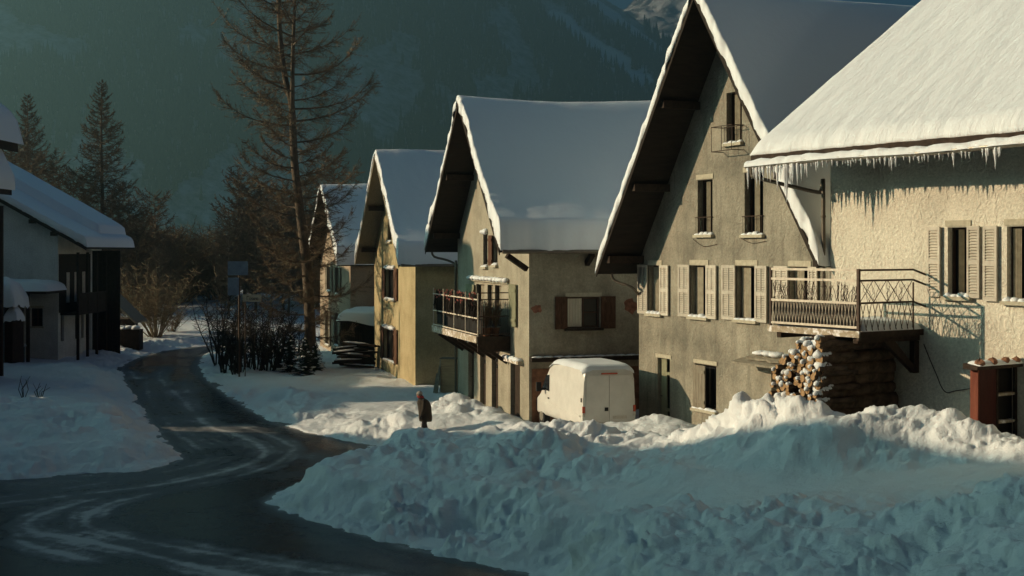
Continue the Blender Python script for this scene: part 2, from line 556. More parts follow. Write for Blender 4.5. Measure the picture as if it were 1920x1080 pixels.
CTL = []
def ctl(px, py, d):
    p = at(px, py, d)
    CTL.append((p.x, p.y, p.z))
for p in [(700, 900, 33.5), (600, 955, 31.8), (640, 900, 33.8), (900, 950, 30.5), (900, 1035, 27.8), (800, 1010, 29), (1000, 960, 29.3), (1100, 1000, 27), (1100, 1075, 25),
          (1200, 915, 28.3), (1100, 900, 30), (1500, 905, 26.5), (1850, 890, 24), (1500, 880, 27.3), (1500, 932, 25.2), (1750, 930, 23.6), (1200, 880, 29.4),
          (1300, 1080, 21.5), (1500, 1080, 19.5), (1920, 1080, 17.3), (1150, 1080, 23.6)]:
    ctl(*p)
CTL += [(3.0, 41, .45), (.6, 45.6, .4), (-1.0, 42, .35), (-3.06, 45, .1), (-6, 48, .25), (-5, 53, .35), (-2.6, 56.5, .45), (-4.7, 61.5, .25), (-8, 66, .3), (-8.3, 72.5, .3), (-9.6, 76, .35), (-13, 85, .4),
        (4.4, 43.5, .85), (5.5, 40, 1.0), (6.6, 37, 1.3), (8.4, 34.5, 1.9), (7.0, 32.5, 1.95), (9, 30.8, 2.2), (10.8, 28.6, 2.5), (11.2, 27, 2.5), (16, 20, 3.0), (20, 40, 2.0), (30, 20, 4.5), (10, 8, 3.0), (40, 60, 2.5), (12, 60, .8),
        (-20, 60, .45), (-22, 70, .5), (-20, 78, .4), (-19.5, 52, .75), (-16.5, 46, .9), (-13.5, 46.5, .75), (-14.5, 42.5, .75), (-18.5, 44, 1.0), (-16, 58, .4), (-26, 48, .9), (-30, 80, .5), (-24, 86, .4),
        (-16, 92, .35), (-22, 100, 1.0), (-24, 110, 2.0), (-22, 118, 2.6), (-34, 118, 2.0), (-10, 115, 1.0), (10, 115, 1.0), (30, 110, 1.2), (-60, 110, 1.5), (-60, 60, 1.0), (-40, 30, .8), (0, 160, 1.0), (-60, 170, 2.0), (60, 170, 1.0),
        (-12, 76, .3), (-13.5, 68, .3), (-15, 88, .3), (0, 6, 1.2)]
for q in ROAD[::3]:
    CTL.append((q[0], q[1], 0.3))
_P = np.array(CTL)
_n = len(_P)
def _phi(r2):
    return 0.5 * r2 * np.log(r2 + 1e-9)
_d2 = (_P[:, None, 0] - _P[None, :, 0]) ** 2 + (_P[:, None, 1] - _P[None, :, 1]) ** 2
_A = np.zeros((_n + 3, _n + 3))
_A[:_n, :_n] = _phi(_d2) + np.eye(_n) * 0.4
_A[:_n, _n] = _A[_n, :_n] = 1
_A[:_n, _n + 1] = _A[_n + 1, :_n] = _P[:, 0]
_A[:_n, _n + 2] = _A[_n + 2, :_n] = _P[:, 1]
_w = np.linalg.solve(_A, np.concatenate([_P[:, 2], [0, 0, 0]]))

CRESTS = [  # (photo column, photo row, depth) along each ploughed ridge, width behind, width in front, clod size
    ([(640, 850, 35.6), (700, 835, 36), (760, 808, 36.6), (850, 803, 36.6), (950, 804, 36), (1050, 796, 35.5), (1110, 803, 35), (1180, 815, 34.5), (1230, 826, 34), (1280, 842, 33.4)], 1.5, 3.2, 1.0),
    ([(1050, 806, 40.3), (1100, 797, 40), (1150, 789, 40), (1210, 777, 40), (1260, 785, 39.4), (1300, 806, 38.6)], 1.1, 2.2, .5),
    ([(1300, 822, 33.2), (1340, 795, 32.2), (1380, 767, 31.0), (1420, 757, 30), (1450, 752, 29.3), (1510, 750, 28.6), (1560, 766, 28.3), (1630, 805, 27.9)], .8, .85, 1.3),
    ([(1600, 786, 27.9), (1640, 763, 27.9), (1700, 774, 27.7), (1760, 789, 27.3), (1850, 798, 26.4), (1900, 820, 26), (1980, 835, 25.3)], .6, .95, 1.25),
    ([(1200, 970, 26.2), (1300, 957, 24.6), (1420, 945, 23.4), (1500, 948, 22.6), (1620, 962, 21.8), (1750, 950, 21.2), (1830, 925, 20.8), (1920, 893, 20.4), (2050, 880, 19.8)], 1.0, 3.0, 1.3),
    ([(790, 765, 50), (835, 741, 50.5), (880, 752, 48.6), (930, 775, 46), (950, 790, 44.6)], 1.0, 2.0, .8),
    ([(430, 738, 59.5), (470, 728, 58.5), (520, 727, 57.5), (570, 738, 56.5)], 1.0, 1.8, .9),
    ([(575, 790, 48), (620, 780, 47.4), (680, 772, 47), (740, 772, 46.8)], 1.0, 1.7, .8),
    ([(380, 690, 69), (400, 705, 66), (430, 722, 62)], .8, .9, .8),
    ([(-60, 758, 48), (0, 758, 47), (60, 765, 47), (130, 768, 46), (200, 782, 45), (270, 800, 43.5), (315, 828, 41.2)], 2.2, 2.6, .9),
    ([(260, 690, 71), (210, 668, 78), (150, 655, 82), (60, 650, 84), (0, 655, 84)], 1.2, 1.6, .9),
    ([(230, 715, 64), (262, 765, 54), (300, 815, 45)], 1.2, .8, .9),
    ([(330, 642, 92), (290, 648, 90), (250, 658, 85)], 1.0, 1.0, .8),
]
_cr = []
for pts, wb_, wf_, lump in CRESTS:
    _cr.append((np.array([at(*p)[:] for p in pts]), wb_, wf_, lump))

def terrain(X, Y, detail=True):
    X, Y = np.asarray(X, float), np.asarray(Y, float)
    shp = X.shape
    x, y = X.reshape(-1), Y.reshape(-1)
    z = np.zeros_like(x)
    for s in range(0, len(x), 60000):
        e = slice(s, s + 60000)
        r2 = (x[e, None] - _P[None, :, 0]) ** 2 + (y[e, None] - _P[None, :, 1]) ** 2
        z[e] = _phi(r2) @ _w[:_n] + _w[_n] + _w[_n + 1] * x[e] + _w[_n + 2] * y[e]
    far = np.clip((np.hypot(x, y - 60) - 75) / 60, 0, 1)
    z = z * (1 - far) + 1.0 * far
    z = np.clip(z, -0.2, 6.0)
    # ploughed ridges
    dl, _ = seg_dist(x, y, ROAD, True)
    ins = inside(x, y, ROAD)
    sd = np.where(ins, -dl, dl)
    near = np.clip(1 - (dl - 0.5) / 3.0, 0, 1)
    rough = 0.25 + 0.5 * near + 0.75 * np.exp(-(((x - 0.5) / 4.5) ** 2 + ((y - 31.5) / 4.0) ** 2) ** 2) + 0.9 * np.exp(-(((x - 5.0) / 4.0) ** 2 + ((y - 21.0) / 3.0) ** 2) ** 2) + 0.45 * np.exp(-(((x + 16.5) / 4.0) ** 2 + ((y - 45.0) / 7.0) ** 2) ** 2)
    wob = 0.35 * fbm(x * 0.8, y * 0.8, 3, 5)
    for P3, wb_, wf_, lump in _cr:
        bb = (x > P3[:, 0].min() - 9) & (x < P3[:, 0].max() + 9) & (y > P3[:, 1].min() - 9) & (y < P3[:, 1].max() + 9)
        if not bb.any():
            continue
        xs, ys = x[bb], y[bb]
        d, par = seg_dist(xs, ys, P3[:, :2])
        zi = np.interp(par, np.arange(len(P3)), P3[:, 2])
        xi = np.interp(par, np.arange(len(P3)), P3[:, 0])
        yi = np.interp(par, np.arange(len(P3)), P3[:, 1])
        infront = (np.hypot(xs, ys) < np.hypot(xi, yi))
        w = np.where(infront, wf_, wb_)
        g = np.exp(-np.abs((d + wob[bb] * np.minimum(d, 1)) / w) ** 1.8)
        cand = z[bb] + (zi - z[bb]) * g
        z[bb] = np.maximum(z[bb], cand)
        rough[bb] = np.maximum(rough[bb], g ** 0.5 * lump)
    # the trodden flat yard in front of the cream house stays smooth
    yard = np.exp(-(((x - 6.2) / 5.0) ** 2 + ((y - (25.95 - (x - 6) * 0.62)) / .8) ** 2) ** 2)
    rough = rough * (1 - 0.88 * yard)
    z = z * sstep(-0.1, 2.2 + 1.4 * fbm(x * 0.35, y * 0.35, 3, 9), sd + 0.22 * fbm(x * 1.3, y * 1.3, 4, 3))
    fade = np.clip(sd / 0.6 + 0.4, 0, 1)
    rough = rough * (.62 + .85 * sstep(-.35, .45, gfbm(x * .28, y * .28, 3, 71)))
    ye = y + 0.9 * z
    xe = x + 0.35 * z
    wx_ = xe + .25 * gfbm(xe * 1.2, ye * 1.2, 3, 41)
    wy_ = ye + .25 * gfbm(xe * 1.2, ye * 1.2, 3, 42)
    dt = .66 * fade * rough * (0.62 * gfbm(xe * 0.55, ye * 0.55, 3, 8, 0.5) + 0.34 * (.42 - billow(wx_ * 0.85, wy_ * 0.85, 3, 88, 0.5)) + 0.13 * (.4 - billow(xe * 2.4, ye * 2.4, 3, 61, .55))
                         + 0.13 * lumps(wx_ * 2.6, wy_ * 2.6, 31, .15, .7) + 0.11 * lumps(wx_ * 5.6, wy_ * 5.6, 51, .15, .75))
    dt = dt + fade * 0.10 * fbm(x * 0.5, y * 0.5, 4, 2)
    edge = -0.16 + 0.2 * sstep(-0.25, 0.12, sd + 0.34 * gfbm(x * 1.5, y * 1.5, 5, 4, 0.6))
    z = np.where(sd < 2.5, z * sstep(-0.15, 0.4, sd + 0.2 * fbm(x * 1.3, y * 1.3, 4, 3)) + edge, z + 0.04)
    if detail:
        return z.reshape(shp), dt.reshape(shp)
    return z.reshape(shp)

def tz(x, y):
    return float(terrain(np.array([x]), np.array([y]), False)[0])

tans = np.concatenate([np.linspace(-2.0, -0.46, 30)[:-1], np.linspace(-0.46, 0.46, 640), np.linspace(0.46, 2.0, 30)[1:]])
ys = [6.0]
while ys[-1] < 900:
    y_ = ys[-1]
    ys.append(y_ * (1.02 if y_ < 15 else 1.0029 if y_ < 60 else 1.006 if y_ < 125 else 1.08))
ys = np.array(ys)
GX = ys[:, None] * tans[None, :]
GY = np.repeat(ys[:, None], len(tans), 1)
GZ, GD = terrain(GX, GY)
P_ = np.stack([GX, GY, GZ], -1)
nrm = np.cross(np.gradient(P_, axis=1), np.gradient(P_, axis=0))
nrm /= np.linalg.norm(nrm, axis=-1, keepdims=True) + 1e-9
nrm *= np.sign(nrm[..., 2:3] + 1e-9)
for _i in range(14):
    q_ = nrm.copy()
    q_[1:-1] = (nrm[:-2] + 2 * nrm[1:-1] + nrm[2:]) / 4
    nrm = q_.copy()
    nrm[:, 1:-1] = (q_[:, :-2] + 2 * q_[:, 1:-1] + q_[:, 2:]) / 4
nrm /= np.linalg.norm(nrm, axis=-1, keepdims=True) + 1e-9
P_ = P_ + nrm * GD[..., None]
P_[..., 2] = np.where(GZ > .06, np.maximum(P_[..., 2], .05), P_[..., 2])
# rows very near the camera are pulled wide so the sheet has no hole beside it
ground, _ = grid_mesh('snow_ground', P_.reshape(-1, 3), len(ys), len(tans), 'snow_ground')
tag(ground, kind='structure')

# road sheet with tyre tracks of packed frost (wear with its own shape, stored per vertex)
rt = np.linspace(-0.62, 0.42, 520)
ry = [9.0]
while ry[-1] < 104:
    ry.append(ry[-1] * (1.0045 if ry[-1] > 24 else 1.03))
ry = np.array(ry)
RX = ry[:, None] * rt[None, :]
RY = np.repeat(ry[:, None], len(rt), 1)
TRACKS = [  # photo-pixel guide lines, half width in metres, weight
    ([(275, 690), (275, 715), (280, 747), (311, 791), (355, 831), (391, 853), (378, 868), (311, 884), (178, 907), (0, 933), (-120, 950)], .42, .55),
    ([(330, 680), (300, 700), (312, 725), (347, 752), (369, 782), (400, 802), (444, 815), (489, 838), (489, 860), (422, 884), (311, 907), (133, 929), (0, 944), (-120, 958)], .34, .75),
    ([(345, 700), (350, 740), (380, 787), (467, 803), (535, 830), (545, 848), (511, 872), (444, 893), (311, 920), (222, 938), (120, 956)], .40, .6),
    ([(290, 700), (320, 760), (360, 800), (430, 838), (440, 858), (350, 885), (200, 915)], 1.2, .42),
    ([(440, 830), (560, 850), (620, 860), (560, 885), (440, 905)], .8, .42),
    ([(240, 922), (133, 947), (60, 973), (62, 996), (178, 1018), (311, 1047), (400, 1069), (500, 1085), (640, 1110)], .34, .95),
    ([(311, 924), (213, 942), (164, 967), (176, 989), (267, 1013), (400, 1038), (578, 1068), (700, 1083), (800, 1100)], .38, .95),
    ([(270, 935), (120, 960), (110, 990), (250, 1028), (440, 1060), (600, 1085)], .55, .35),
    ([(0, 1000), (67, 1026), (147, 1044), (230, 1060)], .30, .8),
    ([(240, 688), (252, 705), (268, 724)], .35, .8),
    ([(370, 787), (460, 800), (570, 810), (600, 812)], .22, .35),
    ([(480, 945), (560, 965), (700, 1000), (820, 1035), (960, 1068)], .55, .5),
    ([(430, 950), (520, 985), (640, 1010)], .5, .25),
]
wobx = 0.10 * fbm(RX * 0.5, RY * 0.5, 4, 61)
fr = np.zeros_like(RX)
for pts, hw, wt in TRACKS:
    line = smooth_line([gnd(*p)[:2] for p in pts], 5)
    d, par = seg_dist(RX + wobx, RY + wobx * .6, line)
    d = d * .62 * (1 + 0.4 * fbm(RX * 1.3, RY * 1.3, 4, 77))
    ends = sstep(0, 4.0, par) * sstep(0, 4.0, len(line) - 1 - par)
    fr = np.maximum(fr, .92 * wt * (1 + .7 * fbm(RX * .6, RY * .6, 3, 78)) * ends * np.exp(-(d / hw) ** 2) * (.84 + .16 * np.cos(2 * np.pi * d / .26)))
dl, _ = seg_dist(RX, RY, ROAD, True)
insd = inside(RX, RY, ROAD)
fr = np.maximum(fr, 0.62 * np.exp(-dl / (0.30 + .25 * np.clip(gfbm(RX * .4, RY * .4, 3, 83) + .3, 0, 1))))
fr = np.maximum(fr, .30 * sstep(-.15, .6, gfbm(RX * .22, RY * .35, 5, 79, .6)) * sstep(24, 32, RY))
fr = fr * (1 + .5 * gfbm(RX * 2.2, RY * 2.2, 4, 80, .65))
cell = (insd | (dl < 1.6))
keep = cell[:-1, :-1] & cell[1:, :-1] & cell[:-1, 1:] & cell[1:, 1:]
m, nt, b = new_mat('frosty_asphalt', (0.03, 0.033, 0.036), 0.5, 0, 0.3)
at_ = nt.nodes.new('ShaderNodeAttribute')
at_.attribute_name = 'frost'
v = coords(nt)
na = noise(nt, v, 3.0, 9, 0.75)
nb = noise(nt, v, 26.0, 5, 0.7)
nn = mathn(nt, 'ADD', mathn(nt, 'MULTIPLY', na, 0.6), mathn(nt, 'MULTIPLY', nb, 0.6))
fac = mathn(nt, 'ADD', at_.outputs['Fac'], mathn(nt, 'MULTIPLY', mathn(nt, 'SUBTRACT', nn, 0.60), 1.5))
rr = ramp(nt, [(0.22, 0.0), (0.42, 0.16), (0.85, 0.70)])
nt.links.new(fac, rr.inputs[0])
asp = ramp(nt, [(0.3, (0.005, 0.009, 0.012)), (0.7, (0.014, 0.021, 0.026))])
nt.links.new(na, asp.inputs[0])
nt.links.new(mixc(nt, rr.outputs[0], asp.outputs[0], (0.62, 0.64, 0.65)), b.inputs['Base Color'])
rro = ramp(nt, [(0.0, 0.17), (0.3, 0.36), (0.6, 0.8)])
nt.links.new(fac, rro.inputs[0])
nt.links.new(rro.outputs[0], b.inputs['Roughness'])
bump(nt, b, nb, 0.35, 0.01)
M['road'] = m
road, used = grid_mesh('road', np.stack([RX, RY, np.zeros_like(RX)], -1).reshape(-1, 3), len(ry), len(rt), 'road', keep=keep)
tag(road, kind='structure')
al = road.data.attributes.new('frost', 'FLOAT', 'POINT')
al.data.foreach_set('value', fr.reshape(-1)[used].astype(np.float32))

M['hill_dark'] = wood_mat('dark_shade_hill', (.03, .028, .022), (.11, .11, .10), (.5, .5, .5))  # kept dark so the added hills return little light
# added unseen hill beyond the frame's edge, crest shaped to shade the near road
hx = np.linspace(-110, -29.0, 60)
hy = np.linspace(-10, 84, 150)
HX, HY = np.meshgrid(hx, hy)
crest = np.interp(HY, [-10, 20, 30.8, 33.5, 39, 43.3, 47.7, 49.8, 50.4, 51.2, 51.8, 55, 72, 84], [20, 17.5, 15.9, 14.4, 11.9, 11.4, 9.2, 8.3, 4.4, 4.4, 8.0, 8.6, 8.4, 2.0])
hz = crest * sstep(-29.0, -33.0, HX) + np.clip(-33 - HX, 0, 80) * 0.12 * crest / 15 + 0.5 * fbm(HX * .3, HY * .3, 4, 90) * sstep(-29, -31, HX) - 0.3
hill, _ = grid_mesh('shade_hill', np.stack([HX, HY, hz], -1).reshape(-1, 3), len(hy), len(hx), 'hill_dark')
tag(hill, kind='structure')

# unseen dark hills added behind and beside the viewpoint to block sky light
def hill_sheet(x0, x1, y0, y1, nx, ny, fz):
    xs, ys_ = np.linspace(x0, x1, nx), np.linspace(y0, y1, ny)
    X, Y = np.meshgrid(xs, ys_)
    o, _ = grid_mesh('shade_hill', np.stack([X, Y, fz(X, Y)], -1).reshape(-1, 3), ny, nx, 'hill_dark')
    tag(o, kind='structure')
hill_sheet(-110, 120, -90, -9, 60, 40, lambda X, Y: np.clip((-9 - Y) * 1.5, 0, 75) * (1 + .1 * fbm(X * .1, Y * .1, 4, 91)) - .3)
hill_sheet(15, 120, -9.5, 20, 40, 24, lambda X, Y: np.clip((X - 15 - np.maximum(0, Y - 4) * .5) * 1.4, 0, 60) * sstep(20, 12, Y) * (1 + .1 * fbm(X * .1, Y * .1, 4, 92)) - .3)
# ------------------------------------------------------------------ houses
def clip_poly(poly, convex):
    """Sutherland-Hodgman, both counter-clockwise"""
    out = poly
    n = len(convex)
    for i in range(n):
        ax, az = convex[i]
        bx, bz = convex[(i + 1) % n]
        def side(p):
            return (bx - ax) * (p[1] - az) - (bz - az) * (p[0] - ax)
        inp, out = out, []
        for k in range(len(inp)):
            p, q = inp[k], inp[(k + 1) % len(inp)]
            sp, sq = side(p), side(q)
            if sp >= 0:
                out.append(p)
            if (sp >= 0) != (sq >= 0):
                t = sp / (sp - sq)
                out.append((p[0] + t * (q[0] - p[0]), p[1] + t * (q[1] - p[1])))
        if not out:
            return []
    return out

def panel(mb, outline, openings, to3, reveal=0.22, step=None):
    """a wall face with real openings; to3(a, z, depth) gives the point"""
    xs = sorted({round(p[0], 4) for p in outline} | {o[0] for o in openings} | {o[1] for o in openings})
    zs = sorted({round(p[1], 4) for p in outline} | {o[2] for o in openings} | {o[3] for o in openings})
    for i in range(len(xs) - 1):
        for j in range(len(zs) - 1):
            x0, x1, z0, z1 = xs[i], xs[i + 1], zs[j], zs[j + 1]
            if x1 - x0 < 1e-4 or z1 - z0 < 1e-4:
                continue
            cx, cz = (x0 + x1) / 2, (z0 + z1) / 2
            if any(o[0] < cx < o[1] and o[2] < cz < o[3] for o in openings):
                continue
            c = clip_poly([(x0, z0), (x1, z0), (x1, z1), (x0, z1)], outline)
            if len(c) >= 3:
                mb.poly([to3(p[0], p[1], 0) for p in c])
    for x0, x1, z0, z1 in openings:
        for a, b2 in (((x0, z0), (x1, z0)), ((x1, z0), (x1, z1)), ((x1, z1), (x0, z1)), ((x0, z1), (x0, z0))):
            mb.poly([to3(a[0], a[1], 0), to3(a[0], a[1], reveal), to3(b2[0], b2[1], reveal), to3(b2[0], b2[1], 0)])

class House:
    """local x: along the facade from its far corner to its near corner; local y: into the house; z up from the base"""
    def __init__(s, name, label, far, dirv, W, L, zg, cat='house'):
        d = Vector((dirv[0], dirv[1])).normalized()
        s.far, s.d, s.y = Vector(far), d, Vector((-d.y, d.x))
        s.W, s.L, s.zg = W, L, zg
        s.root = empty(name, (far[0], far[1], zg), math.atan2(d.y, d.x))
        tag(s.root, label, cat)
    def loc(s, p):
        q = Vector((p.x, p.y)) - s.far
        return (q.dot(s.d), q.dot(s.y), p.z - s.zg)
    def world(s, x, y, z):
        q = s.far + s.d * x + s.y * y
        return Vector((q.x, q.y, z + s.zg))
    def fx(s, px, py, off=0.0):                 # photo point on the plane y = off -> (x, z)
        tx = (px - CX) / F
        o = s.far + s.y * off
        n = s.y
        Y = o.dot(n) / (tx * n.x + n.y)
        p = Vector((tx * Y, Y, wz(py, Y)))
        l = s.loc(p)
        return l[0], l[2]
    def sx(s, px, py, off=0.0):                 # photo point on the plane x = W + off -> (y, z)
        tx = (px - CX) / F
        o = s.far + s.d * (s.W + off)
        n = s.d
        Y = o.dot(n) / (tx * n.x + n.y)
        p = Vector((tx * Y, Y, wz(py, Y)))
        l = s.loc(p)
        return l[1], l[2]
    def rect(s, x0, x1, yt, yb, off=0.0):
        a, _ = s.fx(x0, yt, off)
        c, _ = s.fx(x1, yt, off)
        _, zt = s.fx((x0 + x1) / 2, yt, off)
        _, zb = s.fx((x0 + x1) / 2, yb, off)
        return (a, c, zb, zt)
    def srect(s, x0, x1, yt, yb, off=0.0):
        a, _ = s.sx(x0, yt, off)
        c, _ = s.sx(x1, yt, off)
        _, zt = s.sx((x0 + x1) / 2, yt, off)
        _, zb = s.sx((x0 + x1) / 2, yb, off)
        return (a, c, zb, zt)
    def F3(s, x, z, dep):                       # facade plane
        return (x, dep, z)
    def S3(s, y, z, dep):                       # near side wall plane, depth goes into the house (-x)
        return (s.W - dep, y, z)

def gable_house(H, ze, zr, wall_mat, fopen, sopen, over=1.2, eave=0.65, hs=None, soffit='soffit', thick=0.24, snow_seed=1, cut_l=None, purl=(0.0, .45, .93), sag=0.0, jag=0.08, hsr=None, flr=.55):
    W, L = H.W, H.L
    hs = hs or (W / 2 + eave)
    tanp = (zr - ze) / hs
    hsr = hsr or hs
    zw = lambda x: zr - tanp * abs(x - W / 2) - 0.16        # underside of the roof deck
    out = [(0, -1.6), (W, -1.6), (W, zw(W)), (W / 2, zr - .16), (0, zw(0))]
    mb = MB()
    panel(mb, out, fopen, H.F3)
    # near side wall, far side wall, back
    panel(mb, [(0, -1.6), (L, -1.6), (L, zw(W)), (0, zw(W))], sopen, H.S3)
    mb.poly([(0, L, -1.6), (0, 0, -1.6), (0, 0, zw(0)), (0, L, zw(0))])
    mb.poly([(x, L, z) for x, z in reversed(out)])
    H.wall = mb.build('wall', wall_mat, H.root)
    # dark room behind the openings
    ib = MB()
    ib.box(0.3, W - 0.3, 0.9, L - .5, -1.2, zw(0) - .3)
    ib.build('room', 'dark', H.root)
    # roof deck with soffit and barge boards
    rb = MB()
    for sgn in (-1, 1):
        hh = hsr if sgn > 0 else hs
        xr, xe = W / 2, W / 2 + sgn * hh
        zee = zr - tanp * hh
        prof = [(xr, zr), (xe, zee), (xe, zee - .15), (xr, zr - .15)]
        pts = [(x, -over, z) for x, z in prof]
        rb.prism(pts, (0, L + over + .6, 0))
        # barge board
        q = [(xr, zr - .02), (xe + sgn * .03, zee - .02), (xe + sgn * .03, zee - .24), (xr, zr - .24)]
        rb.prism([(x, -over - .035, z) for x, z in q], (0, .033, 0))
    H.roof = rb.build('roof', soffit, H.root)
    for sgn in (-1, 1):
        for fr_ in purl:
            if fr_ == 0 and sgn > 0:
                continue
            x = W / 2 + sgn * fr_ * (W / 2 - .12)
            z = zr - tanp * abs(x - W / 2) - .15 - .15 - abs(fr_) * .1
            pb = MB()
            pb.beam((x, -over + .12, z), (x, .25, z), .2, .24)
            pb.build('purlin', 'timber_dark', H.root)
    # snow blanket
    nx, ny = 190, 72
    e = np.linspace(-1, 1, nx)
    e = np.sign(e) * (1 - (1 - np.abs(e)) ** 1.0)
    gx = W / 2 + e * np.where(e > 0, hsr + .10, hs + .10)
    gy = -over - .05 + (L + over + .5) * np.linspace(0, 1, ny) ** 1.75
    X, Y = np.meshgrid(gx, gy)
    ax = np.abs(X - W / 2)
    deck = zr - tanp * ax
    smooth = zr - tanp * (np.sqrt(ax ** 2 + .35 ** 2) - .35) - deck        # negative rounding near ridge
    de = np.where(X > W / 2, hsr, hs) + .10 - ax                                                     # distance to eave edge
    dv = Y - gy[0]
    th = thick * (1 + .10 * fbm(X * .6 + snow_seed, Y * .5, 3, snow_seed)) + smooth * 0.9
    flare = flr * np.clip(1 - de / (3.0 + .5 * fbm(Y * .5, X * .3, 3, snow_seed + 30)), 0, 1) ** 2.2
    th = th + flare
    # gentle slump ripples
    th = th + .03 * fbm(X * .25, Y * .9, 4, snow_seed + 3)
    th = th + sag * np.sin((Y + over) / (L + over) * 5.2 + snow_seed) * sstep(3.5, 0, ax)
    rim = np.minimum(np.clip(de / .30, 0, 1), 1)
    rimv = np.clip(dv / .05, 0, 1)
    prof = np.sqrt(np.clip(1 - (1 - rim) ** 2, 0, 1)) * np.sqrt(np.clip(1 - (1 - rimv) ** 2, 0, 1))
    Z = deck + .012 + th * prof
    front = np.exp(-dv / .10)
    Yj = Y + front * jag * (fbm(X * 2.7 * 0 + deck * 2.6, deck * 0.3 + X * .1, 4, snow_seed + 9)) * 1.6
    Z = Z + front * jag * 1.5 * fbm(deck * 6.5 + 7, X * .2, 5, snow_seed + 12, .65)
    Xj = X + np.exp(-de / .3) * np.sign(X - W / 2) * .10 * fbm(Y * 1.7, X * 0, 4, snow_seed + 20)
    Z = Z + sstep(2.5, .3, ax) * .22 * (np.clip((Y - 2) / 8, 0, 1)) * (hs > 5.8)
    V = np.stack([Xj, Yj, Z], -1)
    # underside lip so the blanket has thickness from below
    first = V[0].copy()
    first[:, 2] = deck[0] + .01
    first[:, 1] += .03
    V = np.concatenate([first[None], V])
    o, _ = grid_mesh('roof_snow', V.reshape(-1, 3), ny + 1, nx, 'snow_roof', H.root)
    H.tanp, H.hs, H.ze, H.zr, H.over = tanp, hs, ze, zr, over
    return H

def leaf(mb, x0, x1, z0, z1, y, louvre=True, panels=2, t=.045):
    """one shutter leaf lying in a plane at local y (outward = -y)"""
    st = min(.075, (x1 - x0) * .16)
    if not louvre:
        n = max(2, int((x1 - x0) / .16))
        w = (x1 - x0) / n
        for i in range(n):
            mb.box(x0 + i * w + .006, x0 + (i + 1) * w - .006, y - t, y, z0, z1)
        for zz in (z0 + .15 * (z1 - z0), z0 + .85 * (z1 - z0)):
            mb.box(x0 + .02, x1 - .02, y - t - .025, y - t - .002, zz - .05, zz + .05)
        return
    mb.box(x0, x0 + st, y - t, y, z0, z1)
    mb.box(x1 - st, x1, y - t, y, z0, z1)
    hs_ = [z0, (z0 + z1) / 2, z1]
    rails = [(z0, z0 + .10), ((z0 + z1) / 2 - .06, (z0 + z1) / 2 + .06), (z1 - .09, z1)]
    for a, c in rails:
        mb.box(x0 + st + .001, x1 - st - .001, y - t + .002, y - .002, a, c)
    cols = [(x0 + st, x1 - st)]
    if panels == 2:
        xm = (x0 + x1) / 2
        mb.box(xm - .018, xm + .018, y - t - .002, y, z0 + .101, z1 - .091)
        cols = [(x0 + st, xm - .018), (xm + .018, x1 - st)]
    for za, zb in ((rails[0][1], rails[1][0]), (rails[1][1], rails[2][0])):
        n = max(4, int((zb - za) / .062))
        for i in range(n):
            z = za + (i + .5) * (zb - za) / n
            for ca, cb in cols:
                w = .030
                mb.add([(ca + .002, y - t + .004, z - w * .75), (cb - .002, y - t + .004, z - w * .75), (cb - .002, y - .006, z + w * .75), (ca + .002, y - .006, z + w * .75),
                        (ca + .002, y - t + .004, z - w * .75 + .008), (cb - .002, y - t + .004, z - w * .75 + .008), (cb - .002, y - .006, z + w * .75 + .008), (ca + .002, y - .006, z + w * .75 + .008)],
                       [(0, 3, 2, 1), (4, 5, 6, 7), (0, 1, 5, 4), (1, 2, 6, 5), (2, 3, 7, 6), (3, 0, 4, 7)])

def xf(o, H, side):
    """children built in facade coordinates are turned onto the near side wall when side is True"""
    if side:
        # (a, y, z) -> (W + ... ): facade x becomes side y, facade -y (outward) becomes +x
        o.matrix_local = Matrix(((0, -1, 0, H.W), (1, 0, 0, 0), (0, 0, 1, 0), (0, 0, 0, 1)))
    return o

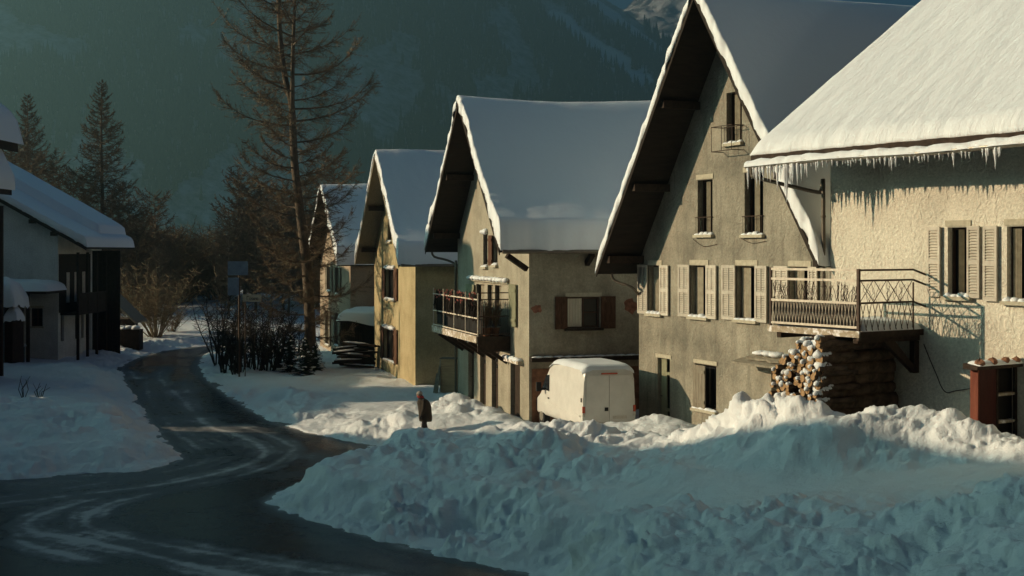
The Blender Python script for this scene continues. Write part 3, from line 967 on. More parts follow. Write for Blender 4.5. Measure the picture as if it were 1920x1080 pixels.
def window(H, r, side=False, frame='frame_brown', dep=.14, mull=1, trans=0, sill='stone_pale', lintel=None, snow_sill=True, shut=None, shut_mat='shutter_pale', louvre=True, panels=2, curtain=False, cmat='curtain', rail=False, lint_snow=False, ang=0, fw=.06, shut_h=None):
    """window part with its own frame, pane, sill, shutters as sub-parts; r = (x0, x1, z0, z1) in the wall's plane"""
    x0, x1, z0, z1 = r
    fb = MB()
    y0, y1 = dep, dep + .06
    fb.box(x0 + .002, x0 + fw, y0, y1, z0 + .002, z1 - .002)
    fb.box(x1 - fw, x1 - .002, y0, y1, z0 + .002, z1 - .002)
    fb.box(x0 + fw + .001, x1 - fw - .001, y0 + .003, y1, z0 + .003, z0 + fw)
    fb.box(x0 + fw + .001, x1 - fw - .001, y0 + .003, y1, z1 - fw, z1 - .003)
    for i in range(mull):
        xm = x0 + (x1 - x0) * (i + 1) / (mull + 1)
        fb.box(xm - fw * .6, xm + fw * .6, y0 + .005, y1 - .002, z0 + fw + .001, z1 - fw - .001)
    for i in range(trans):
        zm = z0 + (z1 - z0) * (i + 1) / (trans + 1)
        fb.box(x0 + fw + .001, x1 - fw - .001, y0 + .008, y1 - .004, zm - .02, zm + .02)
    win = xf(fb.build('window', frame, H.root), H, side)
    def sub(mb, name, mat, **k):
        o = mb.build(name, mat, win, **k)
        return o
    pb = MB()
    pb.box(x0 + .02, x1 - .02, y1 + .004, y1 + .012, z0 + .02, z1 - .02)
    sub(pb, 'pane', 'glass')
    if curtain:
        cb = MB()
        n = 10
        xa, xb = x0 + (x1 - x0) * curtain[0], x0 + (x1 - x0) * curtain[1]
        vs, fs = [], []
        for i in range(n + 1):
            x = xa + (xb - xa) * i / n
            y = y0 - .03 + .02 * (i % 2)
            vs += [(x, y, z0 + .05), (x, y, z1 - .05)]
        for i in range(n):
            fs.append((2 * i, 2 * i + 2, 2 * i + 3, 2 * i + 1))
        cb.add(vs, fs)
        sub(cb, 'curtain', cmat)  # in the balcony house's side window this stands in for a reflection
    if sill:
        sb = MB()
        sb.box(x0 - .10, x1 + .10, -.13, dep - .003, z0 - .09, z0 - .003)
        sub(sb, 'sill', sill)
        if snow_sill:
            rnd = random.Random(int(x0 * 100))
            kb = MB()
            n = 4
            for i in range(n):
                xa = x0 - .06 + (x1 - x0 + .12) * (i + .5) / n
                kb.blob((xa, -.02, z0 + .0), ((x1 - x0) / n * .75, .11, .05 + .05 * rnd.random()), i, 8, 5)
            sub(kb, 'sill_snow', 'snow_small', smooth=True)
    if lintel:
        lb = MB()
        lb.box(x0 - .06, x1 + .06, -.025, .05, z1 + .02, z1 + .02 + lintel)
        sub(lb, 'lintel', 'stone_pale')
    if lint_snow:
        kb = MB()
        n = max(3, int((x1 - x0) / .25))
        for i in range(n):
            kb.blob((x0 + (x1 - x0) * (i + .5) / n, -.06, z1 + .05), ((x1 - x0) / n * .8, .13, .09 + .05 * ((i * 7) % 3) / 3), i, 8, 5)
        sub(kb, 'lintel_snow', 'snow_small', smooth=True)
    for sr in (shut or []):
        bb = MB()
        a, c = sr[0], sr[1]
        za, zb = (sr[2], sr[3]) if len(sr) > 2 else (z0 - .03, z1 + .02)
        leaf(bb, a, c, za, zb, -.045, louvre, panels)
        s_ = sub(bb, 'shutter', shut_mat)
    if rail:
        rb = MB()
        zr_ = z0 + rail
        rb.tube([(x0 - .04, -.06, zr_), (x1 + .04, -.06, zr_)], .014, 6)
        rb.tube([(x0 - .04, -.06, z0 + .03), (x1 + .04, -.06, z0 + .03)], .012, 6)
        n = 5
        for i in range(n):
            x = x0 + (x1 - x0) * i / (n - 1)
            rb.tube([(x, -.06, z0 - .02), (x, -.06, zr_)], .008, 5)
        for x in (x0 - .04, x1 + .04):
            rb.tube([(x, -.06, zr_), (x, .03, zr_)], .012, 5)
        sub(rb, 'guard_rail', 'iron')
    return win

def door(H, r, side=False, mat='shutter_green', dep=.12, handle=True, snow=False, gap=False):
    x0, x1, z0, z1 = r
    db = MB()
    n = max(3, int((x1 - x0) / .18))
    w = (x1 - x0) / n
    for i in range(n):
        if gap and i == gap:
            continue
        db.box(x0 + i * w + .004, x0 + (i + 1) * w - .004, dep, dep + .05, z0, z1 - .003)
    for zz in (z0 + .25 * (z1 - z0), z0 + .78 * (z1 - z0)):
        db.box(x0 + w + .02, x1 - .03, dep - .02, dep - .002, zz - .05, zz + .05)
    d = xf(db.build('door', mat, H.root), H, side)
    if handle:
        hb = MB()
        zh = z0 + 1.0 if z1 - z0 > 1.6 else (z0 + z1) / 2
        hb.tube([(x0 + .1, dep - .002, zh), (x0 + .1, dep - .06, zh), (x0 + .22, dep - .06, zh)], .014, 6)
        hb.build('handle', 'iron', d)
    return d

# ---- cream stucco house at the right: eave side to the street
HR = House('stucco_house', 'cream rough-stuccoed house with icicles along its eave and a railed balcony', (8.21, 33.0), (.545, -.839), 14.0, 11.0, 2.2)
def R(*a, **k):
    return HR.rect(*a, **k)
wr = [R(1777, 1817, 426, 556), R(1888, 1935, 424, 565)]
wr += [(wr[1][0] + 2.2, wr[1][1] + 2.3, wr[1][2], wr[1][3])]
EO, EX = 1.55, 1.3                                   # eave overhang, verge overhang
z_eave = wz(292, 33.15) - 2.2
RS = .68
mb = MB()
zt = z_eave + RS * EO - .22
rid = 8.0
panel(mb, [(0, -2.0), (14, -2.0), (14, zt), (0, zt)], wr, HR.F3)
for x in (0, 14.0):
    mb.poly([(x, 0, -2), (x, 11, -2), (x, 11, zt), (x, rid, zt + RS * rid), (x, 0, zt)])
mb.poly([(0, 11, -2), (14, 11, -2), (14, 11, zt), (0, 11, zt)])
HR.wall = mb.build('wall', 'stucco_cream', HR.root)
rb = MB()
prof = [(-EO, z_eave), (rid, z_eave + RS * (rid + EO)), (11.8, z_eave + RS * (rid + EO) - 3.0), (11.8, z_eave + RS * (rid + EO) - 3.2), (rid, z_eave + RS * (rid + EO) - .2), (-EO, z_eave - .16)]
rb.prism([(-EX, y, z) for y, z in prof], (14 + 2 * EX, 0, 0))
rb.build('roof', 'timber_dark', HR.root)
for i in range(12):
    pb = MB()
    x = -.9 + i * 1.3
    pb.beam((x, -EO + .08, z_eave - .22), (x, .1, z_eave - .22 + RS * (EO)), .1, .14)
    pb.build('rafter', 'timber_dark', HR.root)
# snow blanket
nx, ny = 190, 90
gx = np.linspace(-EX - .08, 14 + EX, nx)
gy = -EO - .02 + (rid + EO + .6) * np.linspace(0, 1, ny) ** 1.5
X, Y = np.meshgrid(gx, gy)
deck = z_eave + RS * (Y + EO)
over_r = np.maximum(0, Y - rid)
deck = deck - over_r * 1.5
de = Y - gy[0]
dvx = X - gx[0]
th = .30 * (1 + .12 * fbm(X * .4, Y * .7, 4, 51)) + .05 * gfbm(X * 1.4, Y * .5, 4, 52) + .05 * gfbm(X * 3.2, Y * 3.2, 4, 59) * np.exp(-de / .8)
prof = np.sqrt(np.clip(1 - (1 - np.clip(de / .35, 0, 1)) ** 2, 0, 1)) * np.sqrt(np.clip(1 - (1 - np.clip(dvx / .5, 0, 1)) ** 2, 0, 1))
lip = np.exp(-de / .25)
Z = deck + .02 + th * (.12 + .88 * prof) + lip * .05 * fbm(X * 3.2, Y, 4, 53)
Yj = Y - lip * .07 * (fbm(X * 2.2, Y * .0, 5, 54) - .2)
V = np.stack([X + 0 * Y, Yj, Z], -1)
first = V[0].copy()
first[:, 2] = deck[0] + .01
first[:, 1] += .05
V = np.concatenate([first[None], V])
o, _ = grid_mesh('roof_snow', V.reshape(-1, 3), ny + 1, nx, 'snow_streaked', HR.root)
# gutter with its own snow
gb = MB()
zg_ = z_eave - .27
n = 8
xs_ = np.linspace(-EX - .05, 14 + EX, 40)
vs, fs = [], []
for x in xs_:
    for k in range(n + 1):
        a = math.pi * k / n
        vs.append((x, -EO - .10 - .085 * math.cos(a), zg_ - .085 * math.sin(a) + .03 + .02 * math.sin(x * 1.1)))
for i in range(len(xs_) - 1):
    for k in range(n):
        q = i * (n + 1) + k
        fs.append((q, q + 1, q + n + 2, q + n + 1))
gb.add(vs, fs)
gut = gb.build('gutter', 'zinc', HR.root, smooth=True)
md = gut.modifiers.new('thick', 'SOLIDIFY')
md.thickness = .01
nx, ny = 420, 14
gx = np.linspace(-EX - .05, 14 + EX, nx)
t_ = np.linspace(0, 1, ny)
X, T = np.meshgrid(gx, t_)
gy0 = -EO - .20
amp = .5 + .5 * np.abs(np.sin(X * 4.1 + 1.3 * np.sin(X * 1.7)))
hgt = .02 + .085 * (.45 + .55 * amp) * (1 + .5 * fbm(X * 2.4, T, 4, 57))
Y = gy0 + .34 * T + .03 * fbm(X * 5, T * 2, 3, 58) * (T < .4)
Z = zg_ + .02 * np.sin(X * 1.1) + .03 + .10 * T + hgt * np.sin(np.pi * np.clip(T * 1.15, 0, 1)) ** .7 - .03 * (T < .05)
o, _ = grid_mesh('gutter_snow', np.stack([X, Y, Z], -1).reshape(-1, 3), ny, nx, 'snow_small', HR.root)
rnd = random.Random(11)
x, cnt = -EX + .05, 0
while cnt < 96 and x < 6.6:
    dens = 1.0 if x < 3.3 else .8
    if rnd.random() < 1.15 * dens * (.55 + .45 * math.sin(x * 3.1 + 1) ** 2):
        big = (x < .6) * .13 + .05
        Ln = rnd.uniform(.06, .26) + (x < .7) * rnd.uniform(0, .32) + .14 * max(0, math.sin(x * 2.3 + .5)) * rnd.random() + (rnd.random() < .06) * rnd.uniform(.12, .3)
        Ln *= 1.2 if x < .9 else .8
        r0 = .016 + Ln * .052
        k = MB()
        yj = -EO - .10 - .06 + rnd.uniform(0, .10)
        zt_ = zg_ - .03 + .02 * math.sin(x * 1.1)
        seg = 6
        k.tube([(x + .004 * math.sin(i * 2.1 + x), yj, zt_ - Ln * i / seg) for i in range(seg + 1)], [r0 * (1 - .93 * i / seg) * (1 + .18 * math.sin(i * 2.7 + x * 9)) for i in range(seg + 1)], 7)
        k.build('icicle', 'ice', HR.root, smooth=True)
        cnt += 1
    x += rnd.uniform(.025, .10)
# downpipe: from the gutter's end back under the eave to the corner and down
dp = MB()
y0 = -EO - .1
pts = [(-EX + .12, y0, zg_ - .03), (-EX + .14, y0 + .02, zg_ - .22), (-EX + .24, y0 + .12, zg_ - .31), (-.42, -.42, zg_ - .62), (-.20, -.16, zg_ - .70), (-.13, -.12, zg_ - .85), (-.13, -.12, -1.0)]
dp.tube(smooth_line(pts, 4), .052, 10)
for z in (z_eave - 1.6, z_eave - 3.4, z_eave - 5):
    dp.tube([(-.13, -.12, z), (-.13, -.12, z + .05)], .066, 10)
dp.build('downpipe', 'pipe', HR.root, smooth=True)
for i, r in enumerate(wr):
    w_ = r[1] - r[0]
    H0, H1 = r[2] - .02, r[3] + .02
    if i == 0:
        a = R(1742, 1766, 426, 556)
        c = R(1817, 1840, 426, 558)
    elif i == 1:
        a = R(1847, 1873, 425, 560)
        c = (r[1] + .01, r[1] + (a[1] - a[0]), 0, 0)
    else:
        a = (r[0] - .62, r[0] - .01, 0, 0)
        c = (r[1] + .01, r[1] + .62, 0, 0)
    window(HR, r, dep=.16, mull=0, lintel=.14, shut=[(a[0], a[1], H0, H1), (c[0], c[1], H0, H1)], panels=1, curtain=(.35, .62) if i == 0 else (.1, .45))
# balcony
B = 2.18
tb0, tb1 = .07, 2.89
zs_, zt_ = 4.93 - 2.2, 6.35 - 2.2
bk = MB()
for i in range(9):
    ya = -B + i * B / 9
    bk.box(tb0 - .05, tb1 + .03, ya + .004, ya + B / 9 - .004, zs_ - .06, zs_)
bal = bk.build('balcony', 'timber_snowy', HR.root)
bb = MB()
bb.box(tb0 - .07, tb1 + .05, -B - .045, -B - .003, zs_ - .13, zs_ + .02)
bb.build('edge_board', 'timber_snowy', bal)
bb = MB()
bb.box(tb1 + .032, tb1 + .07, -B, -.01, zs_ - .14, zs_ + .0)
bb.build('end_board', 'timber_dark', bal)
for x in (tb0 + .25, (tb0 + tb1) / 2, tb1 - .12):
    jb = MB()
    jb.beam((x, -B + .03, zs_ - .17), (x, -.005, zs_ - .17), .14, .2)
    if x > tb1 - .2:
        jb.prism([(x - .07, -.03, zs_ - .28), (x - .07, -.20, zs_ - .28), (x - .07, -.20, zs_ - 1.05), (x - .07, -.03, zs_ - 1.05)], (.14, 0, 0))
        jb.prism([(x - .065, -1.22, zs_ - .275), (x - .065, -.85, zs_ - .275), (x - .065, -.205, zs_ - .86), (x - .065, -.205, zs_ - 1.04)], (.13, 0, 0))
    jb.build('joist', 'timber_dark', bal)
rl = MB()
zs4 = [zs_ + .10, zs_ + .66, zs_ + 1.18, zt_]
for z in zs4:
    rl.beam((tb0, -B, z), (tb1 - .03, -B, z), .035, .055)
rl.build('front_rail', 'rail_sunlit', bal)
re2 = MB()
for z in zs4[1:]:
    re2.beam((tb1, -B + .03, z), (tb1, -.30, z), .03, .045)
    re2.beam((tb1, -.30, z), (tb1 + .12, -.005, z - .12), .03, .045)
for xa, w__, za in ((tb1, .065, zs_ - .2), (tb0, .05, zs_)):
    pq = MB()
    pq.beam((xa, -B, za), (xa, -B, zt_ + .03), w__, w__, (1, 0, 0))
    pq.build('corner_post', 'iron', bal)
re2.beam((tb1, -.3, zs_), (tb1, -.3, zt_ - .3), .03, .03, (1, 0, 0))
re2.build('end_rail', 'iron', bal)  # same railing as the front, its shaded tone put into the material
lt = MB()
def lattice(p0, p1, za, zb, n):
    p0, p1 = Vector(p0), Vector(p1)
    for i in range(n):
        for s_ in (0, 1):
            a = p0.lerp(p1, (i + s_) / n)
            c = p0.lerp(p1, (i + 1 - s_) / n)
            off = .008 if s_ else -.008
            lt.tube([(a.x + off, a.y + off, za), (c.x + off, c.y + off, zb)], .009, 5)
lattice((tb0 + .03, -B, 0), (tb1 - .04, -B, 0), zs4[0], zs4[1], 27)
lt.build('front_lattice', 'rail_sunlit', bal)
lt = MB()
lattice((tb1, -B + .05, 0), (tb1, -.3, 0), zs4[0] - .08, zs4[1], 9)
lattice((tb1, -B + .05, 0), (tb1, -.3, 0), zs4[1], zs4[2], 4)
rnd = random.Random(8)
for q in range(80):
    x = tb0 + .05 + (tb1 - tb0 - .1) * rnd.random()
    z = zs4[1] + .05 + .42 * rnd.random()
    pts = [(x, -B, zs4[1])]
    xx, zz = x, zs4[1]
    for k in range(4):
        xx += rnd.uniform(-.06, .06)
        zz += rnd.uniform(.05, .15)
        pts.append((xx, -B + rnd.uniform(-.03, .03), min(zz, zs4[2])))
    lt.tube(pts, .007, 4)
for q in range(16):
    y = -B + .1 + (B - .5) * rnd.random()
    yy, zz = y, zs4[1]
    pts = []
    for k in range(5):
        pts.append((tb1 + rnd.uniform(-.02, .02), yy, min(zz, zs4[2])))
        yy += rnd.uniform(-.08, .08)
        zz += rnd.uniform(.06, .14)
    lt.tube(pts, .006, 4)
lt.build('railing_lattice', 'iron', bal)
snow_pad('deck_snow', tb0 + .1, tb1 + .02, -B + .12, -.02, zs_ - .01, .24, 31, bal, .3, 'snow_roof', 40, 34)
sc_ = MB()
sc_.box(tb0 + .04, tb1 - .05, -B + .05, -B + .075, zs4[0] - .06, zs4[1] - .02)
sc_.build('lattice_dark_back', 'dark', bal)  # near-black sheet added for the dark seen through the lower lattice
# cable on the wall
cb = MB()
pts = []
for px, py in ((1733, 645), (1745, 675), (1758, 705), (1766, 725), (1776, 736), (1792, 733), (1824, 728)):
    a, z = HR.fx(px, py)
    pts.append((a, -.02, z))
cb.tube(smooth_line(pts, 4), .011, 5)
cb.build('cable', 'iron', HR.root)

# ---- grey stucco gable house
HG = House('grey_gable_house', 'tall grey stuccoed gable house with pale louvred shutters', (4.383, 44.18), (.4136, -.9105), 11.62, 12.0, 1.0)
G = HG.rect
fo, wins = [], []
for (sl, o0, o1, sr, yt, yb) in ((1199, 1217, 1240, 1256, 498, 588), (1275, 1296, 1327, 1346, 498, 594), (1357, 1382, 1419, 1441, 499, 600), (1455, 1481, 1519, 1536, 501, 604)):
    r = G(o0, o1, yt, yb)
    a, _ = HG.fx(sl, yt)
    c, _ = HG.fx(sr, yt)
    wins.append((r, dict(shut=[(a, r[0] - .005, r[2] - .03, r[3] + .02), (r[1] + .005, c, r[2] - .03, r[3] + .02)], lintel=.16, panels=2, mull=0, curtain=(.04, .5), dep=.18)))
for x0, x1, yt, yb in ((1308, 1336, 337, 440), (1396, 1431, 323, 440)):
    wins.append((G(x0, x1, yt, yb), dict(lintel=.15, curtain=(.3, .58), rail=.55, mull=0, dep=.2)))
wins.append((G(1362, 1391, 172, 268), dict(curtain=(.25, .6), mull=0, rail=.5, dep=.2)))
r_low = G(1303, 1343, 684, 768)
wins.append((r_low, dict(lintel=.12, mull=0, dep=.2, louvre=False, shut_mat='timber_grey', shut=[(r_low[0] + .02, r_low[0] + .58 * (r_low[1] - r_low[0]), r_low[2] + .03, r_low[3] - .03)])))
r_door = G(1233, 1256, 672, 800)
r_nic = G(1446, 1480, 690, 752)
fo = [w_[0] for w_ in wins] + [r_door, r_nic]
gable_house(HG, wz(506, 43.5) - 1.0, 14.55 - 1.0, 'stucco_grey', fo, [], over=1.46, hs=6.12, thick=.09, snow_seed=5, purl=(0, .36, .68, .98), jag=.07, flr=.05, hsr=5.85)
for r, k in wins:
    window(HG, r, **k)
door(HG, r_door, gap=2)
lb = MB()
lb.box(r_door[0] - .1, r_door[1] + .1, -.02, .05, r_door[3] + .01, r_door[3] + .13)
lb.build('door_lintel', 'stone_pale', HG.root)
nb = MB()
nb.box(r_nic[0], r_nic[1], .2, .24, r_nic[2], r_nic[3])
nb.build('niche', 'dark', HG.root)
# slate canopy over the niche
ca, cz = HG.fx(1415, 676)
cb_, _ = HG.fx(1500, 676)
for k, (dx0, dx1, oy, dz, tl) in enumerate(((0, 0, .75, 0, .05), (.55, -.05, .5, .14, .04))):
    sb = MB()
    rnd = random.Random(k)
    n = 7
    pts = [(ca + dx0 - .25, -.01, cz + dz + .08)]
    for i in range(n):
        pts.append((ca + dx0 - .2 + (cb_ - ca - dx0 + .2 + dx1) * i / (n - 1), -oy + rnd.uniform(-.08, .08), cz + dz - .06 + rnd.uniform(-.015, .015)))
    pts.append((cb_ + dx1, -.01, cz + dz + .08))
    sb.prism(pts, (0, 0, .06))
    sb.build('canopy_slab', 'stone_grey', HG.root)
sb = MB()
for i in range(3):
    sb.blob((ca + .7 + i * .35, -.25, cz + .28), (.3, .25, .08), i, 8, 5)
sb.build('canopy_snow', 'snow_small', HG.root, smooth=True)
# small cage balcony in front of the top window
rb = MB()
tw = wins[6][0]
za, zb = tw[2] - .25, tw[2] + .5
xa, xb = tw[0] - .15, tw[1] + .12
for z in (za, zb):
    rb.tube([(xa, -.01, z), (xa, -.45, z), (xb, -.45, z), (xb, -.01, z)], .014, 5)
for i in range(3):
    x = xa + (xb - xa) * i / 2
    rb.tube([(x, -.45, za), (x, -.45, zb)], .01, 5)
rb.build('window_guard', 'iron', HG.root)
# eave gutter end and pipe at the far corner
q = MB()
xe = HG.W / 2 - HG.hs
q.tube(smooth_line([(xe - .02, -.9, HG.ze - .1), (xe + .02, -.8, HG.ze - .38), (xe + .5, -.4, HG.ze - .6), (.1, -.09, HG.ze - .85)], 3), .05, 8)
q.build('gutter_pipe', 'pipe', HG.root, smooth=True)
# twigs of an old vine wire on the wall
for k, (p0, p1, p2) in enumerate((((1300, 448), (1320, 462), (1345, 458)), ((1388, 445), (1410, 456), (1438, 452)))):
    tb_ = MB()
    pts = [(HG.fx(*q)[0], -.015, HG.fx(*q)[1]) for q in (p0, p1, p2)]
    tb_.tube(smooth_line(pts, 3), .010, 4)
    tb_.build('wall_wire', 'iron', HG.root)

# ---- house with the flower balcony
HB = House('balcony_house', 'beige gable house with a dark flower balcony and three narrow doors', (-2.38, 56.02), (.286, -.958), 10.46, 11.0, .35)
b_ = HB.rect
bw = []
bw.append((b_(906, 914, 437, 500), dict(mull=0, shut_mat='shutter_brown', lint_snow=True, fw=.05)))
bw.append((b_(926, 933, 442, 497), dict(mull=0, shut_mat='shutter_brown', shut=[(b_(919, 926, 442, 497)[0], b_(926, 933, 442, 497)[0] - .01)], louvre=False)))
for (x0, x1, yt) in ((893, 908, 533), (914, 924, 534), (928, 940, 535)):
    bw.append((b_(x0, x1, yt, 612), dict(mull=0, sill=None, frame='frame_brown', curtain=(.3, .75))))
r_ = b_(943, 956, 536, 612)
gf = [b_(878, 889, 641, 752), b_(900, 911, 648, 760), b_(922, 934, 656, 772)]
r_d = b_(957, 975, 682, 815)
fo = [w_[0] for w_ in bw] + gf + [r_d]
sw = HB.srect(1063, 1125, 557, 615)
gable_house(HB, wz(466, 50) - .35, 12.75 - .35, 'stucco_pale', fo, [sw], over=1.28, hs=5.86, thick=.14, snow_seed=9, purl=(0, .5, .96), sag=.10, jag=.09)
for r, k in bw:
    window(HB, r, **k)
for (x0, x1) in ((877, 892), (958, 971)):
    sb = MB()
    a = b_(x0, x1, 533, 612)
    leaf(sb, a[0], a[1], a[2], a[3], -.05, False)
    sb.build('balcony_shutter', 'shutter_green', HB.root)
sb = MB()
l0, l1 = b_(882, 955, 523, 530)[:2]
zl = b_(918, 918, 531, 540)[3]
sb.box(l0, l1, -.10, .0, zl + .04, zl + .14)
sb.build('balcony_lintel', 'stone_pale', HB.root)
sb = MB()
for i in range(12):
    sb.blob((l0 + (l1 - l0) * (i + .5) / 12, -.08, zl + .17), (.32, .14, .10), i, 8, 5)
sb.build('lintel_snow', 'snow_small', HB.root, smooth=True)
for i, r in enumerate(gf):
    d = door(HB, r, mat='timber_dark', dep=.16)
    pb = MB()
    pb.box(r[0] + .12, r[1] - .12, .15, .157, r[3] - .75, r[3] - .15)
    pb.build('door_pane', 'glass', d)
    sb = MB()
    for j in range(3):
        sb.blob((r[0] + (r[1] - r[0]) * (j + .5) / 3, -.03, r[3] + .03), (.3, .10, .06), j, 8, 5)
    sb.build('lintel_snow', 'snow_small', HB.root, smooth=True)
door(HB, r_d, mat='timber_dark', dep=.16)
sb = MB()
sb.box(r_d[0] - .5, r_d[1] + .45, -.22, -.002, r_d[3] + .05, r_d[3] + .16)
hood = sb.build('door_hood', 'timber_snowy', HB.root)
sb = MB()
for j in range(6):
    sb.blob((r_d[0] - .45 + (r_d[1] - r_d[0] + .8) * (j + .5) / 6, -.12, r_d[3] + .2), (.3, .14, .09), j, 8, 5)
sb.build('hood_snow', 'snow_small', hood, smooth=True)
w_ = window(HB, sw, side=True, mull=1, trans=1, lintel=.14, frame='frame_brown', dep=.10, snow_sill=False, sill='timber_dark', shut_mat='shutter_brown', louvre=False, curtain=(.04, .46), cmat='pane_reflection',  # pale pleats here stand in for a bright reflection in the pane
       shut=[(HB.sx(1040, 557)[0], sw[0] - .01), (sw[1] + .01, HB.sx(1153, 557)[0])], fw=.07)
# faded paintings, ledge and red lower wall on the eave side
for (x0, x1, yt, yb) in ((995, 1018, 570, 588), (1168, 1197, 558, 590)):
    a = HB.srect(x0, x1, yt, yb)
    rnd = random.Random(x0)
    fb = MB()
    cx, cz = (a[0] + a[1]) / 2, (a[2] + a[3]) / 2
    pts = []
    for k in range(14):
        an = 2 * math.pi * k / 14
        q = rnd.uniform(.6, 1.1)
        pts.append((HB.W + .004, cx + math.cos(an) * (a[1] - a[0]) / 2 * q, cz + math.sin(an) * (a[3] - a[2]) / 2 * q))
    fb.poly(pts)
    fb.build('wall_painting', 'fresco', HB.root)
a = HB.srect(996, 1200, 668, 676)
lb = MB()
lb.box(HB.W + .002, HB.W + .16, .05, HB.L - .4, a[2], a[3])
lb.build('wall_ledge', 'timber_dark', HB.root)
sb = MB()
for j in range(16):
    sb.blob((HB.W + .09, .3 + j * .4, a[3] + .01), (.08, .24, .045), j, 8, 5)
sb.build('ledge_snow', 'snow_small', HB.root, smooth=True)
lb = MB()
lb.box(HB.W + .002, HB.W + .02, .10, HB.L - .4, -.5, a[2] - .25)
lb.build('lower_plaster', 'brick_red', HB.root)
# corner corbel, gutter and pipe on the eave side
gb = MB()
gb.tube([(HB.W / 2 + HB.hs + .1, -1.2, HB.ze - .12), (HB.W / 2 + HB.hs + .1, HB.L, HB.ze - .12)], .075, 8)
gb.build('gutter', 'pipe', HB.root)
gb = MB()
gb.beam((HB.W + .02, 2.2, HB.ze - .55), (HB.W / 2 + HB.hs, 2.2, HB.ze - .2), .16, .2)
gb.build('eave_bracket', 'timber_dark', HB.root)
gb = MB()
gb.beam((HB.W + .05, -.1, HB.ze - .75), (HB.W + .25, -.9, HB.ze - .25), .16, .18)
gb.build('eave_bracket', 'timber_dark', HB.root)
gb = MB()
gb.beam((.1, -.02, HB.ze + 1.6), (1.6, -1.2, HB.ze + 1.9 + .8), .14, .16)
gb.build('gable_brace', 'timber_dark', HB.root)
gb = MB()
xr = HB.W / 2
zr_ = HB.zr - .5
gb.beam((xr + .9, -.02, zr_ - 2.2), (xr + .9, -1.1, zr_ - 1.15), .13, .16)
gb.build('gable_brace', 'timber_dark', HB.root)
dp = MB()
xe = HB.W / 2 - HB.hs
dp.tube(smooth_line([(xe - .05, -1.0, HB.ze - .1), (xe + .0, -.9, HB.ze - .35), (xe + .3, -.4, HB.ze - .5), (.05, -.1, HB.ze - .7), (.05, -.1, HB.ze - 1.0), (.05, -.1, 0)], 3), .05, 8)
dp.build('downpipe', 'pipe', HB.root, smooth=True)
# flower balcony: outer line between photo columns 812 and 895
# find the outer corners that project on columns 812 and 895 at that depth
def col_x(px, off):
    return HB.fx(px, 600, off)[0]
xi = HB.fx(957, 628)[0]
# depth of the balcony so that its end lies square to the wall
best = min((abs(col_x(895, -q / 100) - xi), q / 100) for q in range(60, 320))
Bd = best[1]
xo0, xo1 = col_x(812, -Bd), col_x(895, -Bd)
zf0 = HB.fx(853, 622, -Bd)[1]
zr1 = HB.fx(853, 556, -Bd)[1]
bk = MB()
nb_ = 7
for i in range(nb_):
    ya = -Bd + i * Bd / nb_
    bk.box(xo0, xo1, ya + .004, ya + Bd / nb_ - .004, zf0 - .05, zf0)
fbal = bk.build('balcony', 'timber_dark', HB.root)
q = MB()
q.box(xo0 - .03, xo1 + .03, -Bd - .05, -Bd - .003, zf0 - .22, zf0 + .04)
q.build('edge_board', 'timber_snowy', fbal)
q = MB()
q.box(xo1 + .002, xo1 + .06, -Bd, -.02, zf0 - .55, zf0 + .02)
q.build('end_board', 'timber_dark', fbal)
for i in range(5):
    x = xo0 + .3 + (xo1 - xo0 - .6) * i / 4
    q = MB()
    q.beam((x, -Bd + .02, zf0 - .17), (x, -.005, zf0 - .17), .14, .22)
    q.beam((x, -.04, zf0 - 1.0), (x, -1.1, zf0 - .3), .12, .14)
    q.build('joist', 'timber_dark', fbal)
q = MB()
for z in (zf0 + .10, zf0 + (zr1 - zf0) * .5, zr1):
    q.beam((xo0, -Bd, z), (xo1, -Bd, z), .03, .045)
for i in range(5):
    x = xo0 + (xo1 - xo0) * i / 4
    q.beam((x, -Bd + .02, zf0), (x, -Bd + .02, zr1 + .25), .035, .035, (1, 0, 0))
q.build('front_rail', 'rail_sunlit', fbal)
q = MB()
for z in (zf0 + .10, zf0 + (zr1 - zf0) * .55, zr1, zr1 + .25):
    q.beam((xo1, -Bd + .03, z), (xo1, -.02, z), .03, .04)
for i in range(16):
    y = -Bd + .05 + (Bd - .1) * i / 15
    q.tube([(xo1, y, zf0 + .1), (xo1, y, zr1)], .011, 4)
q.build('end_rail', 'iron', fbal)
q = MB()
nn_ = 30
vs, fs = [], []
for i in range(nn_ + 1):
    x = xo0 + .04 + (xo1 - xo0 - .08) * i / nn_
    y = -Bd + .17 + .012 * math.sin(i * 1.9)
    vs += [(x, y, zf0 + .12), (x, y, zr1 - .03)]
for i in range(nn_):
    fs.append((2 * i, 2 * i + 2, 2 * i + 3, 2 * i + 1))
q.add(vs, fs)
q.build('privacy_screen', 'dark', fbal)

# ---- yellow house
HY = House('yellow_house', 'ochre yellow gable house with brown shutters', (-7.72, 71.8), (.295, -.955), 10.3, 9.0, .25)
y_ = HY.rect
u = y_(724, 741, 503, 561)
l = y_(721, 741, 615, 676)
t = y_(727, 734, 403, 453)
yw = [(u, dict(shut_mat='shutter_brown', louvre=False, lint_snow=True, lintel=.12, shut=[(u[0] - .75, u[0] - .01), (u[1] + .01, u[1] + .75)])),
      (l, dict(shut_mat='shutter_brown', louvre=False, lint_snow=True, lintel=.12, shut=[(l[0] - .75, l[0] - .01), (l[1] + .01, l[1] + .75)])),
      (t, dict(mull=0, shut_mat='shutter_brown', louvre=False, lintel=.1))]
gable_house(HY, wz(490, 66.5) - .25 - .05, 11.85 - .25, 'stucco_yellow', [w_[0] for w_ in yw], [], over=.95, hs=5.85, soffit='timber_grey', thick=.14, snow_seed=13, purl=(0, .5, .95), sag=.12, jag=.07)
for r, k in yw:
    window(HY, r, **k)
gb = MB()
